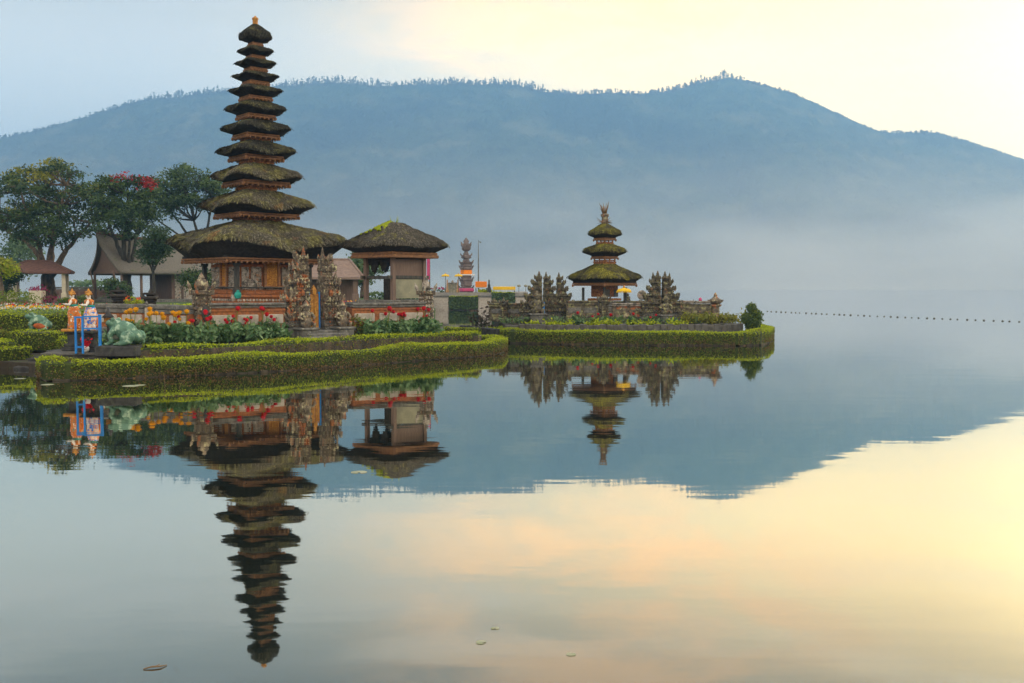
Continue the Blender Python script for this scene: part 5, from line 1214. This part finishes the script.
shrub('reddish low bush at the foot of the big tree\'s trunk', (X_(49, 80), 80, gz), (.9, .5, .35), .14, ('fl_pink', 'leaf_brown'), 400, 54, 'garden_bush')
shrub('yellow leafy bush under the left eave of the tall tower', (X_(203, 46), 46, 1.2), (.35, .35, .42), .1, ('leaf_gold', 'leaf_lime'), 420, 55, 'garden_bush')
flowerstrip('lawn_shrubs', 'bright green low planting on the lawn behind the white-panelled wall', 155, 196, 46, 60, gz, .30, ['leaf_lime'], 22, .2, 'leaf_lime')
flowerstrip('lawn_shrubs', 'yellow low planting seen through the open pavilion', 372, 392, 60, 62, gz, .35, ['fl_yellow'], 70, .16, 'leaf_gold')
flowerstrip('lawn_shrubs', 'pink and green planting seen between the split gate and the pavilion', 340, 358, 50, 54, gz, .5, ['fl_yellow', 'fl_pink'], 50, .16, 'leaf_lime')
flowerstrip('lawn_shrubs', 'dark green shrubs on the shore behind the open pavilion', 364, 424, 80, 84, gz, .8, ['leaf_mid'], 14, .3, 'leaf_dark')
# strips of bedding flowers behind the boundary hedge
flowerstrip('flower_bed', 'magenta bedding flowers in the back row of the garden on the left', -20, 30, 64, 67, gz, .28, ['fl_pink'], 36, .16, 'leaf_brown')
flowerstrip('flower_bed', 'mixed green and white bedding flowers in the garden on the left', -20, 72, 54, 60, gz, .3, ['fl_white', 'leaf_soft', 'fl_red'], 22, .13, 'leaf_soft')
flowerstrip('flower_bed', 'yellow marigold strip in the garden on the left', -20, 72, 48.5, 50.5, gz, .32, ['fl_yellow', 'fl_yellow'], 50, .13, 'leaf_lime')
flowerstrip('flower_bed', 'white bedding flower strip nearest the boundary hedge', -20, 72, 44.5, 46.5, gz, .34, ['fl_white'], 44, .11, 'leaf_soft')
flowerstrip('flower_bed', 'mixed red and green bedding behind the painted statues', 66, 100, 46, 54, gz, .35, ['fl_yellow', 'fl_red', 'leaf_lime'], 20, .14, 'leaf_green')

def dahlia_proto(bloom, h, nb, seed):
    n2 = np.random.default_rng(seed); r2 = random.Random(seed)
    t = thing('dahlia_plant', '', 'flower plant'); st = MB(); lf = []; ln = 0
    tips = []
    for i in range(4):
        a = r2.uniform(0, 6.28); top = Vector((r2.uniform(.05, .2) * math.cos(a), r2.uniform(.05, .2) * math.sin(a), h * r2.uniform(.45, .75)))
        if i < nb: top.z = h * r2.uniform(.8, 1.25)
        st.tube([(0, 0, 0), top * .5 + Vector((0, 0, .03)), top], [.014, .01, .008], 4); tips.append(top)
        N = 22; f = n2.uniform(.15, .72 if i < nb else 1, (N, 1)); lf.append(np.array(top) * f * (1, 1, 1 if i >= nb else .85) + n2.normal(size=(N, 3)) * (.13, .13, .05))
    sto = st.build('stem', MAT['leaf_green'], t); m = MB(); q = np.concatenate(lf); q[:, 2] = np.abs(q[:, 2]) + .02; m.leaves(q, .19, 0, up=.9, aspect=.62); m.build('leaves', MAT['leaf_blue'], t)
    for i in range(nb):
        m = MB(); c = tips[i]
        for k_ in range(3):
            n = 10 - k_ * 2
            for j in range(n):
                a = 2 * math.pi * j / n + k_ * .4; el = .15 + k_ * .5; d = Vector((math.cos(a) * math.cos(el), math.sin(a) * math.cos(el), math.sin(el))); s_ = Vector((-math.sin(a), math.cos(a), 0)) * .045; L_ = .12 - k_ * .014
                m.add([c, c + d * L_ * .6 + s_, c + d * L_, c + d * L_ * .6 - s_], [(0, 1, 2, 3)])
        m.blob(c + Vector((0, 0, .01)), (.07, .07, .065), 7, jit=.12); m.build('bloom', MAT[bloom], sto)
    return t
def bed(bloom, label, group, spots, h, seed, scale=(.72, 1.22)):
    protos = [dahlia_proto(bloom, h * q, nb, seed + i) for i, (nb, q) in enumerate(((1, 1), (2, .9), (1, .8)))]; r2 = random.Random(seed)
    for i, (x, y, z) in enumerate(spots):
        if i < 3: t = protos[i]; t.location = (x, y, z); t.rotation_euler = (0, 0, r2.uniform(0, 6.2)); t['label'] = label; t['group'] = group; t.scale = (r2.uniform(*scale),) * 3
        else: dup(protos[i % 3], (x, y, z), r2.uniform(0, 6.2), label, group, r2.uniform(*scale))
def row(p0, p1, n, jit, z, rows=1, gap=.4, seed=1):
    r2 = random.Random(seed); out = []; a, c = Vector(p0), Vector(p1); d = (c - a).normalized(); q = Vector((-d.y, d.x))
    for r_ in range(rows):
        for i in range(n): p = a.lerp(c, (i + .5) / n) + q * (r_ * gap) + Vector((r2.uniform(-jit, jit), r2.uniform(-jit, jit))); out.append((p.x, p.y, z))
    return out
bed('fl_yellow', 'leafy dahlia with yellow blooms in the bed between the green frog and the corner pillar', 'yellow dahlias', row((X_(113, 30.6), 30.6), (X_(196, 31.2), 31.2), 9, .25, .72, 2, .5, 61), .95, 101)
bed('fl_red', 'leafy dahlia with red blooms in the bed below the tall tower', 'red dahlias', row((X_(186, 30.9), 30.9), (X_(286, 34.0), 34.0), 10, .25, .72, 2, .45, 62), .92, 111)
bed('fl_red', 'leafy dahlia with red blooms in the bed below the open pavilion', 'red dahlias under the pavilion wall', row((X_(366, 36.0), 36.0), (X_(434, 37.5), 37.5), 7, .22, .72, 2, .4, 63), .85, 121)
bed('fl_red', 'leafy plant with small red blooms at the foot of the second island\'s walls', 'red flowers of the second island', row((X_(570, 47.4), 47.4), (X_(676, 47.4), 47.4), 6, .25, .74, 1, .4, 64), .5, 131)
def leafy_proto(mats, h, seed, tall=False):
    n2 = np.random.default_rng(seed); t = thing('leafy_plant', '', 'plant'); m = MB(); N = 60 if not tall else 26
    q = n2.normal(size=(N, 3)) * (.16, .16, h * .28) + (0, 0, h * .45); q[:, 2] = abs(q[:, 2]); m.leaves(q, .17 if not tall else .26, 0, up=.2 if tall else .6, aspect=.45); m.build('leaves', MAT[mats], t)
    w = MB()
    for i in range(4): a = random.uniform(0, 6.28); w.tube([(0, 0, 0), (.12 * math.cos(a), .12 * math.sin(a), h * .8)], [.012, .005], 3)
    w.build('stem', MAT['bark_dk'], t); return t
def plants(mats, h, label, group, spots, seed, tall=False):
    p = [leafy_proto(mats, h, seed, tall), leafy_proto(mats, h, seed + 1, tall)]; r2 = random.Random(seed)
    for i, s in enumerate(spots):
        if i < 2: p[i].location = s; p[i]['label'] = label; p[i]['group'] = group
        else: dup(p[i % 2], s, r2.uniform(0, 6.2), label, group, r2.uniform(.7, 1.25))
plants('leaf_lime', .22, 'low yellow-green plant in the flower bed along the second island\'s kerb', 'low plants along the island kerb', row((X_(528, 47), 47), (X_(690, 47), 47), 13, .25, .74, 1, .3, 65), 141)
plants('leaf_soft', .30, 'soft green low plant against the second island\'s dark walls', 'soft plants along the island walls', row((X_(505, 47.6), 47.6), (X_(708, 47.8), 47.8), 20, .2, .8, 1, .3, 66), 151)
plants('leaf_gold', .48, 'yellowish bushy plant between the urn-topped pillar and the dark shrub', 'yellowish plants at the island tip', row((X_(690, 47.4), 47.4), (X_(742, 48.2), 48.2), 11, .2, .8, 2, .5, 67), 161)
plants('leaf_purple', .9, 'dark purple canna plant at the left end of the second island', 'purple cannas', [(X_(p_, 51.0), 51.0 + .1 * (i % 2), .4) for i, p_ in enumerate((473, 477, 481, 485, 489))], 171, True)
def leafy_dahlias(label, group, spots, seed):
    p = [dahlia_proto('fl_red', .72, 0, seed), dahlia_proto('fl_red', .62, 0, seed + 1)]; r2 = random.Random(seed)
    for i, s_ in enumerate(spots):
        if i < 2: p[i].location = s_; p[i]['label'] = label; p[i]['group'] = group
        else: dup(p[i % 2], s_, r2.uniform(0, 6.2), label, group, r2.uniform(.75, 1.25))
leafy_dahlias('leafy dahlia without open blooms in the long bed below the tall tower', 'bloomless dahlias', row((X_(112, 30.2), 30.2), (X_(286, 33.6), 33.6), 22, .2, .72, 2, .5, 69), 191)
leafy_dahlias('leafy dahlia without open blooms in the bed below the open pavilion', 'bloomless dahlias under the pavilion wall', row((X_(362, 35.7), 35.7), (X_(436, 37.3), 37.3), 9, .15, .72, 2, .4, 70), 195)
plants('leaf_green', .5, 'green weedy plant at the foot of the right bed beside the terrace path', 'weedy plants on the terrace', row((X_(420, 37.6), 37.6), (X_(441, 38.3), 38.3), 4, .1, .7, 1, .3, 68), 181)
shrub('small spreading bush with pinkish tips left of the pavilion flower bed', (X_(356, 35.8), 35.8, .72), (.4, .3, .4), .09, ('leaf_brown', 'leaf_green'), 420, 56, 'garden_bush')
edging('low dark stone wall at the water\'s edge left of the second island\'s gate', [(X_(462, 52), 52), (X_(500, 47.4), 47.4)], .3, -.2, .55, mat='stone_dk')

# ============================================================ STATUES, FROGS, RAIL
def remesh(o, vox, sm_=4):
    r_ = o.modifiers.new('remesh', 'REMESH'); r_.mode = 'VOXEL'; r_.voxel_size = vox; r_.use_smooth_shade = True
    s_ = o.modifiers.new('smooth', 'SMOOTH'); s_.factor = .5; s_.iterations = sm_
def frog(label, loc, rz, S, belly):
    t = thing('frog_statue', label, 'statue', loc, rz, 'green frog statues'); m = MB(); ry = lambda a: Matrix.Rotation(a, 3, 'Y')
    # facing -x: raised chest, big head, folded hind legs
    m.blob((.06, 0, .40), (.40, .27, .27), 16, rot=ry(.42)); m.blob((.30, 0, .26), (.24, .25, .20), 14)
    m.blob((-.30, 0, .60), (.22, .24, .13), 16, rot=ry(.12)); m.blob((-.22, 0, .50), (.2, .22, .16), 12)
    for s in (-1, 1):
        m.blob((-.24, s * .15, .71), (.075, .06, .07), 10)
        m.tube([(-.16, s * .22, .42), (-.26, s * .29, .26), (-.20, s * .28, .12), (-.28, s * .28, .05)], [.105, .085, .075, .07], 10); m.blob((-.33, s * .28, .04), (.12, .09, .045), 10)
        m.blob((.28, s * .28, .22), (.24, .11, .19), 14, rot=ry(-.5)); m.tube([(.40, s * .32, .14), (.22, s * .34, .07), (.06, s * .35, .05)], [.09, .075, .06], 10); m.blob((.0, s * .35, .035), (.12, .08, .04), 10)
    o = m.build('frog_body', MAT['frog'], t); remesh(o, .022, 3)
    m = MB(); m.blob((-.20, 0, .36), (.17, .19, .22), 14, rot=ry(.25)); m.build('belly', MAT['frog_belly'], t)
    if belly:
        m = MB()
        for s in (-1, 1): m.blob((.16, s * .345, .20), (.30, .06, .13), 12, rot=ry(.2))
        m.build('painted_flank', MAT['frog_red'], t)
    for s in (-1, 1):
        m = MB(); m.blob((-.285, s * .175, .72), (.035, .03, .035), 8); m.build('eye', MAT['stone_dk'], o)
    m = MB(); m.tube([(-.40, -.19, .585), (-.50, -.09, .575), (-.52, 0, .575), (-.50, .09, .575), (-.40, .19, .585)], .012, 5); m.build('mouth', MAT['stone_dk'], t)
    for ch in t.children: pass
    t.scale = (S, S, S); return t
fl = P(124, 345, 28.6)
frog('large green frog statue sitting beside the painted statues, near the water', (fl.x, 28.6, fl.z), R(-12), 1.02, False)
m = MB(); m.bbox((0, 0, -.16), (1.15, .95, .30), .03); m.bbox((0, 0, -.02), (.9, .8, .05), .02); tag(m.build('frog_pedestal', MAT['stone_dk'], loc=(fl.x - .08, 28.6, fl.z)), 'dark stone block under the frog beside the painted statues', 'pedestal', 'frog pedestals')
fl = P(38.5, 331, 36)
frog('smaller green frog statue with a rusty flank on the left lawn, before the boundary hedge', (fl.x, 36, fl.z), R(14), .86, True)
m = MB(); m.bbox((0, 0, -.06), (1.1, .9, .12), .03); m.bbox((-.2, 0, -.45), (.75, .7, .7), .05); tag(m.build('frog_pedestal', MAT['stone'], loc=(fl.x + .05, 36, fl.z)), 'grey stone block under the frog with the rusty flank', 'pedestal', 'frog pedestals')

def painted_statue(label, loc, rz, H, robe, mirror=1):
    """slender crowned dancer leaning back with one arm held out, facing -x"""
    t = thing('dancer_statue', label, 'statue', loc, rz, 'painted dancer statues'); h = H
    m = MB()
    m.tube([(0, 0, .0), (.01, 0, .22 * h), (.03, 0, .42 * h), (.0, 0, .60 * h), (-.02, 0, .74 * h), (-.02, 0, .80 * h)], [.11 * h, .12 * h, .145 * h, .085 * h, .095 * h, .04 * h], 12)
    m.blob((-.03 * h, 0, .86 * h), (.062 * h, .058 * h, .075 * h), 12); m.spike((-.085 * h, 0, .855 * h), (-.03 * h, 0, -.01), .012 * h)
    for s in (-1, 1):
        a = [(-.02 * h, s * .09 * h, .73 * h), (-.06 * h, s * .15 * h, .63 * h), (-.17 * h, s * .13 * h, .64 * h)] if s * mirror < 0 else [(-.02 * h, s * .09 * h, .73 * h), (.02 * h, s * .16 * h, .63 * h), (-.09 * h, s * .12 * h, .56 * h)]
        m.tube(a, [.04 * h, .034 * h, .026 * h], 8); e = Vector(a[2])
        for f in range(4): m.tube([e, e + Vector((-.035 * h, (f - 1.5) * .012 * h, .01 * h)), e + Vector((-.055 * h, (f - 1.5) * .016 * h, .022 * h))], [.009 * h, .008 * h, .005 * h], 4)
        m.tube([e, e + Vector((-.012 * h, s * .02 * h, .03 * h))], [.009 * h, .006 * h], 4)
    o = m.build('statue_body', MAT['skinw'], t); remesh(o, .010, 2)
    m = MB(); m.lathe([(.175 * h, .0), (.165 * h, .06 * h), (.15 * h, .25 * h), (.168 * h, .40 * h), (.12 * h, .56 * h), (.10 * h, .60 * h)], 14, (.012, 0, .002), sy=.95)
    m.blob((.10 * h, 0, .10 * h), (.16 * h, .08 * h, .10 * h), 10)
    m.build('robe', MAT[robe], t)
    m = MB(); m.lathe([(.10 * h, .63 * h), (.112 * h, .70 * h), (.118 * h, .745 * h), (.06 * h, .785 * h)], 12, (-.018 * h, 0, 0), sy=1.02); m.build('bodice', MAT['robe'], t)
    m = MB(); m.lathe([(.055 * h, .775 * h), (.09 * h, .77 * h), (.095 * h, .755 * h), (.05 * h, .79 * h)], 12, (-.02 * h, 0, 0)); m.build('collar', MAT['gold'], t)
    m = MB(); m.lathe([(.108 * h, .585 * h), (.118 * h, .60 * h), (.115 * h, .63 * h), (.10 * h, .64 * h)], 12); m.build('sash', MAT['teal'], t)
    m = MB(); m.lathe([(.075 * h, .885 * h), (.095 * h, .91 * h), (.085 * h, .93 * h), (.07 * h, .95 * h), (.075 * h, .965 * h), (.03 * h, 1.0 * h), (.012 * h, 1.05 * h)], 12, (-.025 * h, 0, 0))
    for s in (-1, 1): m.blob((-.02 * h, s * .075 * h, .89 * h), (.03 * h, .02 * h, .045 * h), 8)
    for i in range(7): a = math.pi * (.2 + .6 * i / 6) + math.pi / 2; m.spike((-.025 * h + .07 * h * math.cos(a), .07 * h * math.sin(a), .93 * h), (.02 * h * math.cos(a), .02 * h * math.sin(a), .06 * h), .014 * h)
    m.build('crown', MAT['gold'], o)
    m = MB(); m.tube([(.03 * h, .03 * h, .88 * h), (.08 * h, .03 * h, .75 * h), (.10 * h, .0, .60 * h)], [.03 * h, .028 * h, .012 * h], 7); m.build('hair', MAT['stone_dk'], t)
    for s in (-1, 1): m = MB(); m.blob((-.084 * h, s * .024 * h, .872 * h), (.008 * h, .010 * h, .006 * h), 6); m.build('eye', MAT['stone_dk'], t)
    m = MB(); m.tube([(.16 * h, -.06 * h, .05 * h), (.2 * h, -.02 * h, .25 * h), (.12 * h, .02 * h, .45 * h)], [.02 * h, .035 * h, .02 * h], 7); m.build('trailing_sash', MAT['orange'], t)
    return t
s1 = P(74, 328.5, 29.5); s2 = P(90.5, 330.5, 28.9)
painted_statue('orange-robed crowned dancer statue on the left black pedestal', (s1.x, 29.5, s1.z), R(5), Z_(290.5, 29.5) - s1.z, 'robe', 1)
painted_statue('crowned dancer statue in a blue patterned robe on the right black pedestal', (s2.x, 28.9, s2.z), R(12), Z_(290.5, 28.9) - s2.z, 'robe2', 1)
for q, D, lab in ((s1, 29.5, 'black stepped pedestal under the orange-robed dancer statue'), (s2, 28.9, 'black stepped pedestal under the blue-robed dancer statue')):
    t = thing('statue_pedestal', lab, 'pedestal', (q.x, D, .64), 0, 'black statue pedestals'); h = q.z - .64
    m = MB(); m.bbox((0, 0, h * .09), (.56, .5, h * .18), .02); m.bbox((0, 0, h * .25), (.46, .4, h * .16), .02); m.bbox((0, 0, h * .55), (.30, .28, h * .5), .02); m.bbox((0, 0, h * .82), (.42, .4, h * .1), .02); m.build('pedestal_block', MAT['stone_dk'], t)
    m = MB(); m.bbox((0, 0, h * .93), (.56, .52, h * .12), .02); m.build('top_slab', MAT['gold' if D == 29.5 else 'stone_dk'], t)
rl = thing('blue_rail', 'bright blue metal rail fence around the painted statues', 'rail', (X_(86, 28.3), 28.3, .63))
def rx_(px): return X_(px, 28.3) - rl.location.x
def rz_(py): return Z_(py, 28.3) - .63
for px in (74.6, 81.6): m = MB(); m.box((rx_(px), 0, rz_(317) / 2), (.05, .05, rz_(317))); m.build('rail_post', MAT['blue'], rl)
m = MB(); m.box((rx_(99), 0, rz_(314) / 2 - .02), (.075, .06, rz_(314))); m.build('rail_post', MAT['blue'], rl)
m = MB(); m.box((rx_(78), 0, rz_(317.3)), (rx_(81.6) - rx_(74.6) + .05, .045, .05)); m.box((rx_(78), 0, rz_(347)), (rx_(81.6) - rx_(74.6) + .05, .045, .05)); m.box((rx_(90), .02, rz_(316.6)), (rx_(99) - rx_(81.6), .045, .045)); m.box((rx_(90), .02, rz_(328.5)), (rx_(99) - rx_(81.6), .045, .04)); m.build('rail_bar', MAT['blue'], rl)
pt = P(85, 342, 28.55)
t = thing('clay_pot', 'small white pot with a red flower cluster between the statue pedestals', 'pot', (pt.x, 28.6, .64)); m = MB(); m.lathe([(.05, 0), (.09, .06), (.10, .14), (.07, .18)], 10); m.build('pot_body', MAT['white'], t); m = MB(); m.leaves(rng.normal(size=(70, 3)) * (.07, .07, .08) + (0, 0, .30), .08, 0, aspect=.9); m.build('bloom', MAT['fl_red'], t)
# small offering lantern behind the frog
ln = P(108.5, 331, 29.6)
t = thing('offering_lantern', 'small gold offering house with a black pointed roof behind the frog by the statues', 'lantern', (ln.x, 29.6, .72)); zz_ = lambda py: Z_(py, 29.6) - .72
m = MB(); m.box((0, 0, zz_(322.5) / 2), (.07, .07, zz_(322.5))); m.build('post', MAT['stone_dk'], t)
m = MB(); m.lathe([(.10, zz_(323)), (.14, zz_(322)), (.13, zz_(318)), (.15, zz_(317.5))], 8); m.build('gold_box', MAT['gold'], t)
m = MB(); m.lathe([(.20, zz_(317.5)), (.14, zz_(315.5)), (.08, zz_(313.5)), (.05, zz_(311)), (.015, zz_(307))], 8); m.build('roof', MAT['stone_dk'], t)
t = thing('rock', 'flat lichen-grey rock on the far side of the pavilion path', 'rock', (X_(452, 38.3), 38.3, .7)); m = MB(); m.blob((0, 0, .03), (.35, .25, .09), 8, jit=.15); m.build('rock_body', MAT['lichen_dark'], t)

# ============================================================ ON THE WATER
bz = MB(); bz.lathe([(.03, -.10), (.07, -.05), (.085, .02), (.07, .06), (.02, .08)], 10); b0 = bz.build('buoy', MAT['buoy'])
tag(b0, 'small dark round float in the line of floats crossing the open water', 'buoy', 'line of floats')
pa, pc = (X_(768, 104), 104), (X_(1050, 70.5), 70.5); NB = 42
for i in range(NB):
    u = i / (NB - 1); u = u * .85 + .15 * u * u; x = pa[0] + (pc[0] - pa[0]) * u + random.uniform(-.08, .08); y = pa[1] + (pc[1] - pa[1]) * u - 2.2 * math.sin(math.pi * u) + random.uniform(-.1, .1)
    o = b0 if i == 0 else b0.copy()
    if i: COL.objects.link(o)
    s_ = random.uniform(.75, 1.15); o.location = (x, y, 0); o.scale = (s_, s_, s_)
pads_ = [(262 * .5, 385.8, .20, 'lily pad floating nearest the hedge below the yellow dahlias'), (140, 385.0, .14, 'small lily pad right beside the one below the yellow dahlias'), (359, 472, .10, 'pale lily pad floating by the pavilion\'s reflection'), (481, 642, .035, 'pale lily pad near the bottom centre of the photo, left of the other two'), (495, 628, .028, 'pale lily pad near the bottom centre of the photo, farthest from the camera'), (571, 654, .03, 'pale lily pad near the bottom of the photo right of the other two'), (20, 378.5, .15, 'flat leaf floating in front of the steps at the left edge'), (47, 384.5, .16, 'flat leaf floating off the left end of the waterside hedge')]
for px, py, r_, lab in pads_:
    p = G(px, py, .004); m = MB(); n = 14; vs = [(0, 0, .001)] + [(r_ * (1 + .08 * math.sin(3 * a)) * math.cos(a), r_ * 1.1 * math.sin(a), .0) for a in [.25 + (2 * math.pi - .5) * i / n for i in range(n + 1)]]
    vs2 = [(x, y, z - .003) for x, y, z in vs]
    m.add(vs, [(0, i, i + 1) for i in range(1, n + 1)]); m.add(vs2, [(0, i + 1, i) for i in range(1, n + 1)]); m.add(vs[1:] + vs2[1:], [(i, n + 1 + i, n + 2 + i, i + 1) for i in range(n)])
    tag(m.build('lily_pad', MAT['lily'], loc=p, rz=random.uniform(0, 6)), lab, 'lily pad', 'floating leaves')
p = G(154, 669, .004); m = MB(); m.tube([(-.07, 0, 0), (-.02, .02, .008), (.03, .03, .006), (.06, .07, .0)], [.004, .006, .005, .003], 5); m.tube([(0, .025, .006), (.02, .06, .012)], [.004, .002], 4)
tag(m.build('floating_twig', MAT['straw'], loc=p), 'short brown twig floating at the bottom left of the water', 'twig')
p = G(176, 388, .0); m = MB(); m.tube([(0, 0, -.2), (.12, .02, .12), (.30, .05, .26)], [.008, .007, .004], 4); m.tube([(-.3, .1, -.2), (-.32, .1, .3)], [.008, .004], 4)
tag(m.build('reed_stalk', MAT['straw'], loc=p), 'thin dry stalk sticking out of the water before the waterside hedge', 'reed')

# ============================================================ FAR SHORE VILLAGE
VD = 1330.0
def vhouse(label, px, w, h, rh, dd=0.0):
    D = VD + dd; t = thing('far_house', label, 'house', (X_(px, D), D, .8), R(random.uniform(-15, 15)), 'white houses on the far shore'); k = D / 1000; a, c, z = w * k / 2, w * k * .35, h * k
    m = MB(); m.box((0, 0, z / 2), (2 * a, 2 * c, z)); m.build('wall', MAT['village'], t)
    m = MB(); a *= 1.1; c *= 1.15; m.add([(-a, -c, z), (a, -c, z), (a, c, z), (-a, c, z), (-a * .8, 0, z + rh * k), (a * .8, 0, z + rh * k)], [(0, 1, 5, 4), (1, 2, 5), (2, 3, 4, 5), (3, 0, 4), (3, 2, 1, 0)]); m.build('roof', MAT['panel'], t)
for i, (px, w, h, rh, lab) in enumerate(((771, 7, 1.6, 1.0, 'lone white house on the far shore, left of the slim tower'), (786, 4, 1.2, .8, 'tiny white house on the far shore just left of the slim tower'), (796, 3.5, 1.4, .8, 'tiny white house touching the left of the slim far tower'), (809, 5, 1.3, .9, 'white house on the far shore just right of the slim tower'), (817, 4, 1.0, .7, 'tiny white house on the far shore, second right of the slim tower'), (897, 7, 1.2, 1.0, 'white house on the far shore standing well apart on the right'), (905, 4, .9, .7, 'tiny white house beside the house standing apart on the right'))): vhouse(lab, px, w, h, rh, random.uniform(-4, 6))
t = thing('far_tower', 'slim white tower among the houses on the far shore', 'tower', (X_(804, VD), VD, .8)); k = VD / 1000
m = MB(); m.box((0, 0, 3.2 * k), (1.6 * k, 1.6 * k, 6.4 * k), 0, 0, None, .7); m.build('tower_shaft', MAT['village'], t); m = MB(); m.lathe([(1.3 * k, 6.3 * k), (.7 * k, 7.4 * k), (.2 * k, 9.2 * k)], 8); m.build('spire', MAT['village'], t)
for o in bpy.data.objects:
    if o.name.startswith('dahlia_plant') and not o.get('label'): o['label'] = 'leafy dahlia'
